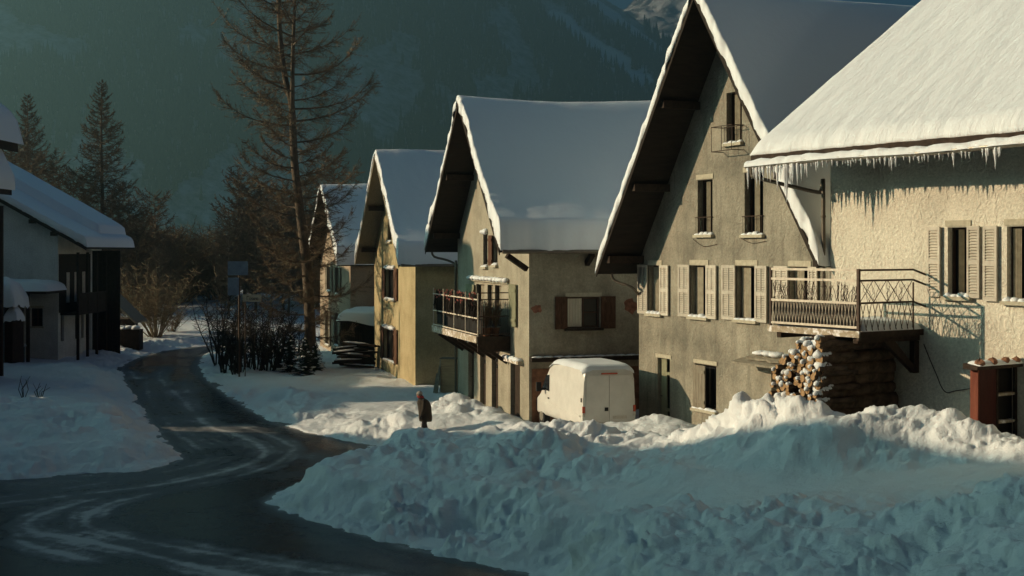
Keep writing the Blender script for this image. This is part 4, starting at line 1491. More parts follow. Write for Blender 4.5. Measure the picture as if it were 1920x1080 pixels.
gb.tube([(HY.W / 2 + HY.hs + .1, -.9, HY.ze - .1), (HY.W / 2 + HY.hs + .1, HY.L, HY.ze - .1)], .07, 8)
gb.build('gutter', 'pipe', HY.root)

# ---- small pinkish house farther up the street
HP = House('pinkish_house', 'pinkish beige gable house beyond the yellow house', (-12.77, 85.17), (.327, -.945), 9.7, 9.0, .3)
p_ = HP.rect
pw = []
for (x0, x1, yt, yb) in ((615, 621, 500, 545), (631, 637, 503, 551), (612, 618, 583, 646), (629, 636, 587, 648)):
    r = p_(x0, x1, yt, yb)
    pw.append((r, dict(frame='frame_white', fw=.09, lintel=.1, mull=1, trans=1, shut_mat='timber_grey', shut=[(r[0] - .5, r[0] - .01), (r[1] + .01, r[1] + .5)], panels=1)))
gable_house(HP, wz(493, 79) - .3, 10.95 - .3, 'stucco_pink', [w_[0] for w_ in pw], [], over=.85, hs=5.2, thick=.14, snow_seed=17, purl=(0, .5, .95), sag=.14)
for r, k in pw:
    window(HP, r, **k)

# ---- big chalet across the road: gable end towards us
HC_ = House('white_chalet', 'white chalet with a stepped snowy roof and dark timber balcony side', (-39.4, 75.0), (1, 0), 12.8, 8.0, .3)
c_ = HC_.rect
cw = [(c_(58, 80, 578, 612), dict(mull=1, trans=1, lintel=.12, shut_mat='shutter_brown', louvre=False, snow_sill=False))]
co = [HC_.srect(114, 120, 585, 640), HC_.srect(141, 148, 580, 636), HC_.srect(152, 157, 578, 634), HC_.srect(161, 166, 577, 632)]
zeC, zrC = wz(462, 75) - .3, wz(455, 75) - .3 + 8.3 * .55
gable_house(HC_, zeC, zeC + 8.3 * .56, 'stucco_white', [w_[0] for w_ in cw], co, over=.8, hs=8.3, thick=.26, snow_seed=21, purl=(0, .4, .8, 1.0), jag=.06, flr=.12)
for r, k in cw:
    window(HC_, r, **k)
for r in co:
    window(HC_, r, side=True, mull=0, sill=None)
# the higher back section of the roof snow: a second drift slumped over the step
nx, ny = 40, 24
gx = np.linspace(HC_.W / 2, HC_.W / 2 + 7.9, nx)
gy = np.linspace(3.2, 8.6, ny)
X, Y = np.meshgrid(gx, gy)
deck = zeC + 8.3 * .56 - HC_.tanp * (X - HC_.W / 2)
dd = np.minimum(np.clip((Y - 3.2) / .3, 0, 1), np.clip((gx[-1] - X) / .4, 0, 1))
Z = deck + .35 + .65 * np.sqrt(1 - (1 - dd) ** 2) * (1 + .1 * fbm(X, Y, 3, 3)) - .35 * (dd <= 0)
grid_mesh('upper_roof_snow', np.stack([X, Y + .15 * fbm(X * 1.2, Y * 0, 3, 8) * (dd < .5), Z], -1).reshape(-1, 3), ny, nx, 'snow_roof', HC_.root)
# timber balcony storey, posts, tall plank screen and porch
q = MB()
W_ = HC_.W
q.box(W_ + .02, W_ + 1.1, .3, 5.6, 2.7, 2.85)
cb_l = q.build('timber_balcony', 'timber_dark', HC_.root)
q = MB()
for i in range(30):
    q.box(W_ + 1.06, W_ + 1.09, .3 + i * .176, .3 + i * .176 + .16, 2.85, 3.9)
q.box(W_ + 1.03, W_ + 1.13, .3, 5.6, 3.9, 3.98)
q.build('plank_railing', 'timber_dark', cb_l)
for i in range(4):
    q = MB()
    q.beam((W_ + 1.05, .35 + i * 1.7, -.3), (W_ + 1.05, .35 + i * 1.7, 6.4), .14, .14, (1, 0, 0))
    q.build('post', 'timber_dark', cb_l)
q = MB()
q.box(W_ + .004, W_ + .03, .1, 5.7, 2.85, 6.3)
q.build('timber_wall', 'timber_dark', HC_.root)
for i in range(3):
    q = MB()
    q.box(W_ + .032, W_ + .06, 1.3 + 1.4 * i, 1.8 + 1.4 * i, 3.4, 5.2)
    q.build('balcony_window', 'frame_white', HC_.root)
q = MB()
for i in range(11):
    q.box(W_ + .1 + i * .16, W_ + .1 + i * .16 + .15, 5.8, 5.88, -.5, 6.5)
q.build('plank_screen', 'timber_dark', HC_.root)
q = MB()
q.box(5.5, W_ + .4, -3.0, -.9 + .85, 4.05, 4.2)
porch = q.build('porch_roof', 'timber_dark', HC_.root)
nx, ny = 50, 20
gx = np.linspace(5.4, W_ + .55, nx)
gy = np.linspace(-3.1, -.02, ny)
X, Y = np.meshgrid(gx, gy)
e = np.minimum(np.minimum(X - gx[0], gx[-1] - X) / 1.4, (Y - gy[0]) / .5)
e = np.clip(e, 0, 1)
Z = 4.21 + (.62 + .06 * fbm(X * .7, Y, 3, 2)) * np.sqrt(1 - (1 - e) ** 2)
grid_mesh('porch_snow', np.stack([X, Y, Z], -1).reshape(-1, 3), ny, nx, 'snow_roof', porch)
for x in (8.0, W_ - .7):
    q = MB()
    q.beam((x, -2.8, -.3), (x, -2.8, 4.05), .16, .16, (1, 0, 0))
    q.build('porch_post', 'timber_dark', porch)
q = MB()
q.box(9.6, W_ - 1.2, -2.7, -2.62, 2.55, 3.9)
q.build('porch_panel', 'timber_dark', porch)
q = MB()
q.box(7.6, W_ - .9, -2.85, -2.75, .2, 1.15)
q.build('porch_parapet', plain('faded_blue_paint', (0.10, 0.17, 0.19), 0.8), porch)
q = MB()
for i in range(9):
    q.blob((7.8 + i * .5, -2.8, 1.17), (.35, .12, .10), i, 8, 5)
q.build('parapet_snow', 'snow_small', porch, smooth=True)

# ---- tall dark chalet at the frame's edge
HE = House('dark_chalet', 'dark timber chalet whose snow-laden eave juts in beside the white chalet', (-36.9, 57.0), (1, 0), 11.8, 5.4, .4)
W_, zE = HE.W, wz(238, 57) - .4
q = MB()
panel(q, [(0, -1), (W_, -1), (W_, zE), (W_ / 2, zE + 1.9), (0, zE)], [(W_ - 3.0, W_ - 1.8, 6.0, 7.4), (W_ - 3.0, W_ - 1.8, 2.0, 3.4)], HE.F3)
panel(q, [(0, -1), (5.4, -1), (5.4, zE), (0, zE)], [], HE.S3)
q.poly([(0, 5.4, -1), (0, 0, -1), (0, 0, zE), (0, 5.4, zE)])
q.poly([(0, 5.4, -1), (0, 5.4, zE), (W_ / 2, 5.4, zE + 1.9), (W_, 5.4, zE), (W_, 5.4, -1)])
HE.wall = q.build('wall', 'timber_dark', HE.root)
for z in (6.0, 2.0):
    window(HE, (W_ - 3.0, W_ - 1.8, z, z + 1.4), shut_mat='shutter_brown')
q = MB()
ov = .75
tp = 1.9 / (W_ / 2)
for sgn in (-1, 1):
    xr, xe = W_ / 2, W_ / 2 + sgn * (W_ / 2 + ov)
    ze_ = zE + 1.9 - tp * (W_ / 2 + ov) + .02
    q.prism([(xr, -.9, zE + 1.92), (xe, -.9, ze_), (xe, -.9, ze_ - .45), (xr, -.9, zE + 1.5)], (0, 7.0, 0))
q.build('roof', 'timber_dark', HE.root)
nx, ny = 60, 36
gx = np.linspace(-ov - .2, W_ + ov + .22, nx)
gy = np.linspace(-1.1, 6.3, ny)
X, Y = np.meshgrid(gx, gy)
ax = np.abs(X - W_ / 2)
deck = zE + 1.92 - tp * ax
e = np.clip(np.minimum(np.minimum(X - gx[0], gx[-1] - X) / 1.1, np.minimum(Y - gy[0], gy[-1] - Y) / .8), 0, 1)
Z = deck + .01 + 1.75 * np.sqrt(1 - (1 - e) ** 2)
grid_mesh('roof_snow', np.stack([X, Y, Z], -1).reshape(-1, 3), ny, nx, 'snow_roof', HE.root)
# lower pent roof on the street side, with its own snow
q = MB()
zP = wz(345, 58) - .4
q.prism([(W_ + .02, .2, zP + 2.0), (W_ + .95, .2, zP + .1), (W_ + .95, .2, zP - .35), (W_ + .02, .2, zP + 1.2)], (0, 4.6, 0))
pent = q.build('pent_roof', 'timber_dark', HE.root)
nx, ny = 20, 24
gx = np.linspace(W_ + .02, W_ + 1.05, nx)
gy = np.linspace(.05, 4.95, ny)
X, Y = np.meshgrid(gx, gy)
deck = zP + 2.0 - 2.043 * (X - W_ - .02)
e = np.clip(np.minimum((gx[-1] - X) / .3, np.minimum(Y - gy[0], gy[-1] - Y) / .3), 0, 1)
grid_mesh('pent_snow', np.stack([X + .25 * np.sqrt(1 - (1 - e) ** 2), Y, deck + .35 * np.sqrt(1 - (1 - e) ** 2)], -1).reshape(-1, 3), ny, nx, 'snow_roof', pent)
q = MB()
q.beam((W_ + .08, 5.6, -1), (W_ + .08, 5.6, 8.6), .22, .22, (1, 0, 0))
q.build('corner_post', 'timber_dark', HE.root)
# ------------------------------------------------------------------ van
VD = Vector((.286, -.958))                           # pointing to the rear
vz = tz(2.6, 41.5) + .02
vl = at(1090, 700, 41.4)
vfront = Vector((vl.x, vl.y)) - VD * 5.15
van = empty('parked_van', (vfront.x, vfront.y, vz), math.atan2(VD.y, VD.x))
van.scale = (.962, .98, .95)
tag(van, 'white high-roof delivery van with snow on its roof parked by the grey house', 'van')
# local x: front -> rear, local y: left side (0) ... to the right (+1.95 * inward)
VW = 1.96
prof = [(0.0, .50, .66), (.06, .42, .84), (.30, .36, .98), (.75, .34, 1.16), (1.0, .34, 1.38), (1.35, .34, 1.90), (1.72, .34, 2.30), (2.1, .34, 2.46), (2.7, .34, 2.52), (4.0, .34, 2.53), (5.1, .34, 2.52), (5.28, .36, 2.47), (5.35, .42, 2.36)]
vs, fs = [], []
K = 20
for x, zb, zt_ in prof:
    ring = []
    hw = VW / 2 * (1 - .12 * max(0, (.8 - x)) ** 1.5) if x < .8 else VW / 2
    if x > 5.2:
        hw -= (x - 5.2) * .25
    for k in range(K):
        a = 2 * math.pi * (k + .5) / K
        ca, sa = math.cos(a), math.sin(a)
        ex = .22
        u = math.copysign(abs(ca) ** ex, ca)
        w = math.copysign(abs(sa) ** ex, sa)
        z = (zb + zt_) / 2 + w * (zt_ - zb) / 2
        lean = 1 - .09 * max(0, (z - 1.15) / 1.4)
        ring.append((x, VW / 2 + u * hw * lean, z))
    vs += ring
for i in range(len(prof) - 1):
    for k in range(K):
        a, c = i * K + k, i * K + (k + 1) % K
        fs.append((a, a + K, c + K, c))
fs.append(tuple(range(K)))
fs.append(tuple((len(prof) - 1) * K + k for k in reversed(range(K))))
q = MB()
q.add(vs, fs)
body = q.build('body', 'van_paint', van)
for p in body.data.polygons:
    p.use_smooth = True
md = body.modifiers.new('edge', 'EDGE_SPLIT')
md.split_angle = math.radians(38)
lean = lambda z: .09 * max(0, (z - 1.15) / 1.4) * VW / 2
XR = 5.352
def vrear(ya, yb, za, zb, off=0.0):
    """a thin panel on the leaning rear, ya/yb across"""
    return [(XR + off, ya + (lean(za) if ya < VW / 2 else -lean(za)) * 0, za), (XR + off, yb, za), (XR + off, yb - 0, zb), (XR + off, ya + 0, zb)]
for i, (ya, yb) in enumerate(((.13, VW / 2 - .006), (VW / 2 + .006, VW - .13))):
    q = MB()
    q.prism([(XR, ya, .62), (XR, yb, .62), (XR, yb, 2.22), (XR, ya + (.06 if i == 0 else 0), 2.22)] if i == 0 else [(XR, ya, .62), (XR, yb, .62), (XR, yb - .06, 2.22), (XR, ya, 2.22)], (.022, 0, 0))
    d = q.build('rear_door', 'van_paint', van)
    q = MB()
    for z in (.85, 2.05):
        yy = ya - .02 if i == 0 else yb - .02
        q.box(XR + .0, XR + .04, yy, yy + .04, z, z + .06)
    q.build('hinge', 'van_paint', d)
    if i == 0:
        q = MB()
        q.box(XR + .024, XR + .05, yb - .16, yb - .04, 1.0, 1.12)
        q.build('handle', 'rubber', d)
q = MB()
q.box(XR + .002, XR + .05, VW / 2 - .28, VW / 2 + .28, 2.255, 2.30)
q.build('brake_light', 'tail_red', van)
for ya in (.035, VW - .125):
    q = MB()
    q.box(XR - .02, XR + .018, ya, ya + .09, .95, 1.17)
    tl = q.build('tail_light', 'tail_red', van)
    q = MB()
    q.box(XR - .019, XR + .016, ya, ya + .09, .82, .945)
    q.build('reverse_lamp', 'frame_white', tl)
q = MB()
q.box(XR - .02, XR + .07, .06, VW - .06, .40, .58)
q.build('rear_bumper', 'rubber', van)
q = MB()
q.box(XR - .05, XR + .003, -.012, .02, 1.32, 1.46)
q.build('side_marker', 'rubber', van)
# side: rub strip, door seams, window, mirror, wheels
def side_y(z):
    return lean(z) * 1.0
q = MB()
q.box(.95, 5.2, -.012, .01, .80, .86)
q.build('rub_strip', 'van_paint', van)
q = MB()
q.box(1.95, 5.0, -.002 + lean(1.92), .02 + lean(1.92), 1.90, 1.925)
q.build('side_crease', 'van_paint', van)
q = MB()
q.add([(1.02, lean(1.36) - .006, 1.36), (1.86, lean(1.36) - .006, 1.33), (1.80, lean(1.95) - .004, 1.93), (1.42, lean(1.9) - .004, 1.88)], [(0, 1, 2, 3)])
q.build('side_window', 'glass', van)
q = MB()
q.add([(1.0, .2, 1.42), (1.0, VW - .2, 1.42), (1.70, VW - .3, 2.28), (1.70, .3, 2.28)], [(0, 1, 2, 3)])
ws = q.build('windscreen', 'glass', van)
q = MB()
q.box(1.28, 1.36, -.30, -.12, 1.28, 1.62)
q.box(1.28, 1.36, -.12, .02, 1.32, 1.40)
q.build('wing_mirror', 'rubber', van)
q = MB()
q.box(1.75, 1.88, -.012, .01, 1.05, 1.10)
q.build('door_handle', 'rubber', van)
for x in (.95, 4.35):
    for y in (.02, VW - .24):
        q = MB()
        q.tube([(x, y, .33), (x, y + .22, .33)], .33, 20)
        w_ = q.build('wheel', 'rubber', van)
        q = MB()
        q.tube([(x, y - .012, .33), (x, y + .232, .33)], .19, 16)
        q.build('rim', 'zinc', w_)
for y in (.18, VW - .42):
    q = MB()
    q.box(-.01, .08, y, y + .24, .78, .96)
    q.build('headlight', 'glass', van)
nx, ny = 60, 26
gx = np.linspace(1.75, 5.34, nx)
gy = np.linspace(.08, VW - .08, ny)
X, Y = np.meshgrid(gx, gy)
e = np.clip(np.minimum(np.minimum(X - gx[0], gx[-1] - X) / .25, np.minimum(Y - gy[0], gy[-1] - Y) / .22), 0, 1)
tz_ = np.interp(X, [p[0] for p in prof], [p[2] for p in prof]) - .02
Z = tz_ - .10 * np.clip((.2 - np.minimum(Y - gy[0], gy[-1] - Y)) / .2, 0, 1) + .085 * np.sqrt(1 - (1 - e) ** 2) * (1 + .25 * fbm(X * 1.3, Y * 1.3, 4, 71))
Yd = Y + np.where(Y < .3, -.05, 0) * (1 - e) + .04 * fbm(X * 3, Y * 3, 3, 5) * (1 - e)
grid_mesh('roof_snow', np.stack([X, Yd, Z], -1).reshape(-1, 3), ny, nx, 'snow_roof', van)
q = MB()
q.box(XR + .003, XR + .012, VW / 2 - .004, VW / 2 + .004, .62, 2.22)
q.build('door_gap', 'rubber', van)
q = MB()
q.box(XR + .026, XR + .034, VW / 2 + .12, VW / 2 + .62, .72, .83)
q.build('number_plate', 'frame_white', van)

# ------------------------------------------------------------------ logs under the balcony
def inv(H, x, y):
    p = H.world(x, y, 0)
    return p
def make_log(name, length, r, seed, cap=True):
    rnd = random.Random(seed)
    root = empty(name)
    q = MB()
    seg, n = 6, 10
    vs, fs = [], []
    for i in range(seg + 1):
        t = i / seg
        for k in range(n):
            a = 2 * math.pi * k / n
            w = r * (1 + .10 * math.sin(2 * a + seed) + .06 * math.sin(3 * a + t * 3 + seed) + .03 * rnd.uniform(-1, 1))
            vs.append((length * t, math.cos(a) * w + .015 * math.sin(t * 5 + seed), math.sin(a) * w + .01 * math.cos(t * 4 + seed)))
    for i in range(seg):
        for k in range(n):
            a, c = i * n + k, i * n + (k + 1) % n
            fs.append((a, a + n, c + n, c))
    fs.append(tuple(seg * n + k for k in range(n)))
    q.add(vs, fs)
    b = q.build('bark', 'bark', root, smooth=True)
    q = MB()
    c0 = (.004, .0, .0)
    vs2 = [c0] + [(rnd.uniform(-.008, .008), v[1], v[2]) for v in vs[:n]]
    q.add(vs2, [(0, k + 1, (k + 1) % n + 1) for k in range(n)])
    q.build('cut_end', 'log_end', root)
    if cap:
        q = MB()
        ln = min(length * .9, .16 + .22 * rnd.random())
        for i in range(3):
            q.blob((.02 + ln * (i + .1) / 3, 0, r * .62), (ln * .32, r * .90, r * (.66 if i < 2 else .45)), seed + i, 10, 7)
        q.build('snow_cap', 'snow_small', root, smooth=True)
    return root
def dup(root):
    c = root.copy()
    COL.objects.link(c)
    for ch in list(root.children):
        d = ch.copy()
        COL.objects.link(d)
        d.parent = c
    return c
ang_in = math.atan2(HR.y.y, HR.y.x)                      # axis of the logs: towards the wall
OUT = 2.58
GL = 'logs stacked under the balcony'
long_proto = [make_log('long_log', 2.5, .17, 3 + i) for i in range(3)]
short_proto = [make_log('firewood_log', 1.0, .075 + .018 * (i % 3), 20 + i) for i in range(6)]
bare_proto = [make_log('firewood_log', 1.0, .07 + .016 * (i % 3), 40 + i, False) for i in range(3)]
def put(proto, first, x, y, z, rz, rx, label, cat, grp, sc=1.0):
    o = proto if first else dup(proto)
    p = HR.world(x, y, z)
    o.location = p
    o.rotation_euler = (rx, 0, rz)
    o.scale = (sc, sc, sc)
    tag(o, label, cat, grp)
    return o
rnd = random.Random(5)
base = 2.25
zl0 = wz(792, 29.6) - 2.2 + .1
x_near = 2.36
lvls = 8
zt2 = wz(638, 29.9) - 2.2
for i in range(lvls):
    z = zl0 - .15 + (zt2 - zl0 + .1) * i / (lvls - 1) - .10
    put(long_proto[i % 3], i < 3, x_near - .17 + rnd.uniform(-.03, .03), -OUT - .12 + rnd.uniform(-.10, .06), z, ang_in, 0, 'long dark log stacked with its length showing beneath the balcony', 'log', 'long logs at the end of the woodpile')
    if i < lvls - 1:
        put(long_proto[(i + 1) % 3], False, x_near - .50 + rnd.uniform(-.03, .03), -OUT + .05 + rnd.uniform(-.05, .1), z + .12, ang_in, 0, 'long log with snow-capped cut end just behind the dark ones', 'log', 'second row of long logs')
cnt, fi = 0, set()
def xs_at(px, py):
    return HR.fx(px, py, -OUT)
for row in range(18):
    for c in range(17):
        px = 1464 + c * 5.6 + (row % 2) * 3 + rnd.uniform(-2, 2)
        py = 772 - row * 8.6 + rnd.uniform(-3, 3) - (px - 1470) * .06
        top = np.interp(px, [1462, 1475, 1492, 1500, 1515, 1545, 1552, 1560], [690, 668, 660, 645, 638, 634, 628, 626])
        if py < top + 4 or px > 1551:
            continue
        if rnd.random() < .02:
            continue
        x, z = xs_at(px, py)
        capd = rnd.random() < .5
        k = rnd.randrange(6) if capd else rnd.randrange(3)
        key = (capd, k)
        pr = (short_proto if capd else bare_proto)[k]
        lb_ = 'short snow-capped log, its sunlit end showing in the woodpile' if capd else 'short bare log, its round end showing in the woodpile'
        put(pr, key not in fi, x, -OUT + rnd.uniform(-.35, .15), z, ang_in + rnd.uniform(-.3, .3), rnd.uniform(-.6, .6), lb_, 'log', 'snow-capped logs of the woodpile' if capd else 'bare logs of the woodpile', rnd.uniform(.75, 1.02))
        fi.add(key)
        cnt += 1
for cap_, protos in ((True, short_proto), (False, bare_proto)):
    for k, pr in enumerate(protos):
        if (cap_, k) not in fi:
            x, z = xs_at(1500 + 6 * k, 730)
            put(pr, True, x, -OUT + .2, z, ang_in, 0, 'short snow-capped log, its sunlit end showing in the woodpile' if cap_ else 'short bare log, its round end showing in the woodpile', 'log', 'snow-capped logs of the woodpile' if cap_ else 'bare logs of the woodpile')

# ------------------------------------------------------------------ red hutch against the cream house, open side towards us
hxn, hyn = 5.53, 1.40
hp = HR.world(hxn, -hyn, 0)
hut = empty('red_hutch', hp, HR.root.rotation_euler.z)
tag(hut, 'red wooden hutch with open shelves and snowy stones on its roof', 'hutch')
hzt = wz(688, 27.6) - hp.z
hzb = hzt - 2.4
HB_ = .20
def hbox(name, mat, *b6):
    q = MB()
    q.box(*b6)
    return q.build(name, mat, hut)
hbox('end_panel', 'red_sunlit', -HB_, -.004, 0, .05, hzb, hzt - .06)  # sunlit tone is in the colour
hbox('front_panel', 'red_shaded', -.05, 0, .055, .62, hzb, hzt - .06)  # shaded tone is in the colour
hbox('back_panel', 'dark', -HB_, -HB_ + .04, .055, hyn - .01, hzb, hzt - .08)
for zz in (.62, 1.22, 1.8):
    hbox('shelf', 'timber_snowy', -HB_ + .045, -.012, .70, hyn - .01, hzt - zz - .06, hzt - zz)
for y in (.625, 1.28):
    hbox('post', 'timber_dark', -.06, .006, y, y + .07, hzb, hzt - .06)
q = MB()
q.prism([(.12, -.18, hzt - .055), (.12, -.18, hzt + .02), (-HB_ - .05, -.18, hzt + .07), (-HB_ - .05, -.18, hzt - .055)], (0, hyn + .17, 0))
q.build('roof', 'timber_dark', hut)
snow_pad('snow', -HB_ - .03, .14, -.1, hyn - .02, hzt + .02, .10, 8, hut, .12, 'snow_small', 20, 40)
for i, y in enumerate((-.02, .42, .86, 1.24)):
    q = MB()
    q.blob((0, 0, 0), (.10, .12, .08), i + 3, 7, 5, amp=.3)
    o = q.build('roof_stone', 'brick_red', None)
    o.location = HR.world(hxn + .06, -hyn + y, hp.z - 2.2 + hzt + .10)
    tag(o, 'brownish stone weighing down the snowy roof of the red hutch', 'stone', 'stones on the hutch roof')

# ------------------------------------------------------------------ plywood box and leaning boards between yellow and balcony houses
p0 = at(822, 737, 57.2)
bx = empty('plywood_crate', (p0.x, p0.y, wz(737, 57.2)), math.atan2(-.25, .97))
tag(bx, 'tall plywood crate standing against the corner of the balcony house', 'crate')
q = MB()
q.box(.12, 1.15, 0, .5, 0, 1.52)
q.build('body', 'ply', bx)
q = MB()
q.box(.06, 1.19, -.04, .54, 1.525, 1.57)
q.build('lid', 'timber_grey', bx)
q = MB()
q.box(.06, .115, -.02, .52, 0, 1.52)
q.build('side_board', 'stone_pale', bx)
q = MB()
q.tube([(1.02, -.025, 1.3), (1.02, -.005, 1.3)], .07, 14)
q.build('red_mark', 'tail_red', bx)
for k, (px, h) in enumerate(((813, .8), (818, 1.15), (816, .6))):
    q = MB()
    a = at(px, 735, 57.0 - .1 * k)
    q.beam((a.x, a.y, a.z - .2), (a.x + .15, a.y + .3, a.z + h), .10, .035)
    o = q.build('leaning_board', 'timber_grey', None)
    tag(o, ['short pale board leaning on the plywood crate', 'taller grey board leaning on the plywood crate', 'stubby board half buried beside the plywood crate'][k], 'board')

# ------------------------------------------------------------------ dark wood shed and lumber by the pinkish house
s0 = at(636, 682, 73.0)
sh = empty('wood_shed', (s0.x, s0.y, tz(s0.x, s0.y)), math.atan2(-.12, .99))
tag(sh, 'dark wooden lean-to shed with thick snow on top beside the pinkish house', 'shed')
q = MB()
q.box(.05, 2.4, .3, 3.2, -.2, 2.45)
q.build('body', 'timber_dark', sh)
for i in range(9):
    q = MB()
    q.box(.04 + i * .135, .04 + i * .135 + .12, .26, .297, -.2, 2.5)
    q.build('wall_board', 'timber_dark', sh)
nx, ny = 40, 24
gx = np.linspace(-.12, 2.6, nx)
gy = np.linspace(-.25, 3.5, ny)
X, Y = np.meshgrid(gx, gy)
e = np.clip(np.minimum(np.minimum(X - gx[0], gx[-1] - X) / .35, np.minimum(Y - gy[0], gy[-1] - Y) / .3), 0, 1)
Z = 2.47 + .06 * (Y + .2) + (.50 + .1 * fbm(X, Y, 3, 4)) * np.sqrt(1 - (1 - e) ** 2)
Zd = np.where(Y < .1, -.28 * sstep(.5, 2.2, X) * (1 - (Y + .25) / .35), 0)
grid_mesh('roof_snow', np.stack([X, Y, Z + Zd], -1).reshape(-1, 3), ny, nx, 'snow_roof', sh)
q = MB()
q.box(-.08, 2.5, -.1, 3.3, 2.41, 2.465)
q.build('roof', 'timber_dark', sh)
rnd = random.Random(9)
GLm = 'planks heaped by the wood shed'
for i in range(13):
    q = MB()
    q.box(-1.0, 1.0, -.12, .12, -.05, .05)
    q.mat(1).blob((-.2, 0, .08), (.75, .13, .06), i, 8, 5)
    o = q.build('lumber_plank', ['timber_dark', 'snow_small'], None)
    a = at(668 + rnd.uniform(-12, 16), 690, 70.8 + rnd.uniform(-.3, .3))
    o.location = (a.x, a.y, tz(a.x, a.y) + .1 + i * .10)
    o.rotation_euler = (rnd.uniform(-.1, .1), rnd.uniform(-.12, .06), rnd.uniform(-.35, .25))
    tag(o, 'snow-dusted dark plank in the heap before the wood shed', 'plank', GLm)

# shed with a bulging snow cap by the white chalet
s0 = at(-2, 650, 70)
sh2 = empty('garden_shed', (s0.x, s0.y, tz(s0.x, s0.y)), 0)
tag(sh2, 'small blue-green shed under a drooping snow cap in front of the white chalet', 'shed')
q = MB()
q.box(-1.2, .75, 0, 1.6, -.3, 3.4)
q.build('body', 'timber_dark', sh2)
q = MB()
q.box(-1.2, .3, -.05, -.004, -.3, 3.0)
q.build('door', M['faded_blue_paint'] if 'faded_blue_paint' in M else bpy.data.materials['faded_blue_paint'], sh2)
snow_pad('snow_cap', -1.6, 1.0, -.35, 1.9, 3.42, 1.15, 3, sh2, .75, droop=.35)
snow_pad('door_snow', .3, 1.12, -.3, .9, 2.55, .55, 5, sh2, .4, droop=.3)

# lean-to beyond the white chalet
s0 = at(205, 640, 86)
lt_ = empty('log_shelter', (s0.x, s0.y, tz(s0.x, s0.y)), 0)
tag(lt_, 'dark lean-to with a steep plank roof beyond the white chalet', 'shelter')
q = MB()
q.box(-.6, 1.2, 0, 2.5, -.3, 1.7)
q.build('body', 'timber_dark', lt_)
q = MB()
q.prism([(-.9, -.1, 4.1), (1.75, -.1, 1.55), (1.75, -.1, 1.40), (-.9, -.1, 3.9)], (0, 2.8, 0))
q.build('roof', 'timber_grey', lt_)
q = MB()
for i in range(10):
    q.blob((-.3 + i * .25, -.6 + .1 * (i % 3), 1.1 + .05 * (i % 2)), (.35, .35, .16), i, 9, 6)
q.build('snow_ledge', 'snow_small', lt_, smooth=True)
q = MB()
q.box(-.5, 2.3, -1.0, -.1, -.3, 1.05)
q.build('wood_bin', 'timber_dark', lt_)

# ------------------------------------------------------------------ flower boxes on the dark balcony
m_red = plain('red_blossom', (0.52, 0.17, 0.14), 0.8, 0, 0.2, 0.3)
fl = []
for i in range(4):
    fbx = empty('flower_box')
    q = MB()
    q.box(-.5, .5, -.06, .06, 0, .18)
    q.build('trough', 'timber_dark', fbx)
    rnd = random.Random(60 + i)
    q = MB()
    for k in range(260):
        a = (rnd.uniform(-.62, .62), rnd.uniform(-.10, .06), .16)
        b2 = (a[0] + rnd.uniform(-.22, .22), a[1] + rnd.uniform(-.06, .05), .18 + rnd.uniform(-.85, .24))
        q.tube([a, b2], .012, 3)
        q.add([(b2[0] - .04, b2[1], b2[2]), (b2[0], b2[1] - .03, b2[2] + .04), (b2[0] + .04, b2[1], b2[2]), (b2[0], b2[1] + .03, b2[2] - .04)], [(0, 1, 2, 3)])
    q.build('foliage', 'twig_dark', fbx)
    q = MB()
    for k in range(26):
        q.blob((rnd.uniform(-.6, .6), rnd.uniform(-.16, .05), .22 + rnd.uniform(-.25, .22)), (.035, .035, .035), k, 5, 4)
    q.build('blossom', m_red, fbx)
    x = xo0 + (xo1 - xo0) * (i + .5) / 4
    fbx.location = HB.world(x, -Bd + .10, zr1 - .20)
    fbx.rotation_euler = (0, 0, HB.root.rotation_euler.z)
    tag(fbx, 'box of red frosted flowers along the rail of the dark balcony', 'flower box', 'flower boxes on the balcony rail')
# potted plants against the end rail
for i, t in enumerate((.35, .62)):
    pt = empty('potted_plant', HB.world(xo1 - .35, -Bd * (1 - t), zf0 + .01))
    q = MB()
    q.tube([(0, 0, 0), (0, 0, .32)], [.13, .17], 12)
    q.build('pot', 'brick_red', pt)
    q = MB()
    rnd = random.Random(i)
    for k in range(60):
        a = rnd.uniform(0, 6.28)
        r = rnd.uniform(.05, .3)
        h = rnd.uniform(.5, 1.15)
        q.tube([(0, 0, .3), (r * .5 * math.cos(a), r * .5 * math.sin(a), .3 + h * .5), (r * math.cos(a), r * math.sin(a), .2 + h)], .01, 3)
    q.build('stems', 'twig_pale', pt)
    tag(pt, ['straw-coloured potted plant on the balcony, the one closer to the rail corner', 'straw-coloured potted plant on the balcony, the one closer to the shutters'][i], 'potted plant')

# ------------------------------------------------------------------ signs among the shrubs
sx_ = at(448, 555, 66.2)
sg = empty('road_sign', (sx_.x, sx_.y, tz(sx_.x, sx_.y)))
tag(sg, 'dark post carrying two blue-grey sign boards among the shrubs', 'sign')
zb = sg.location.z
q = MB()
q.tube([(0, .06, -.3), (0, .06, wz(492, 66.2) - zb)], .05, 8)
q.build('post', 'iron', sg)
m_sign = plain('blue_grey_sign', (0.17, 0.23, 0.30), 0.5, 0, 0.4, 0.3, 3)
q = MB()
q.box(wx(427, 66.2) - sx_.x, wx(465, 66.2) - sx_.x, 0, .03, wz(516, 66.2) - zb, wz(490, 66.2) - zb)
q.build('upper_board', m_sign, sg)
q = MB()
q.box(wx(427, 66.2) - sx_.x, wx(448, 66.2) - sx_.x, .002, .03, wz(553, 66.2) - zb, wz(520.5, 66.2) - zb)
q.build('lower_board', m_sign, sg)
a = at(472, 558, 66.0)
sg2 = empty('street_name_sign', (a.x, a.y, tz(a.x, a.y)))
tag(sg2, 'small cream street-name plate on a thin post among the shrubs', 'sign')
zb2 = sg2.location.z
q = MB()
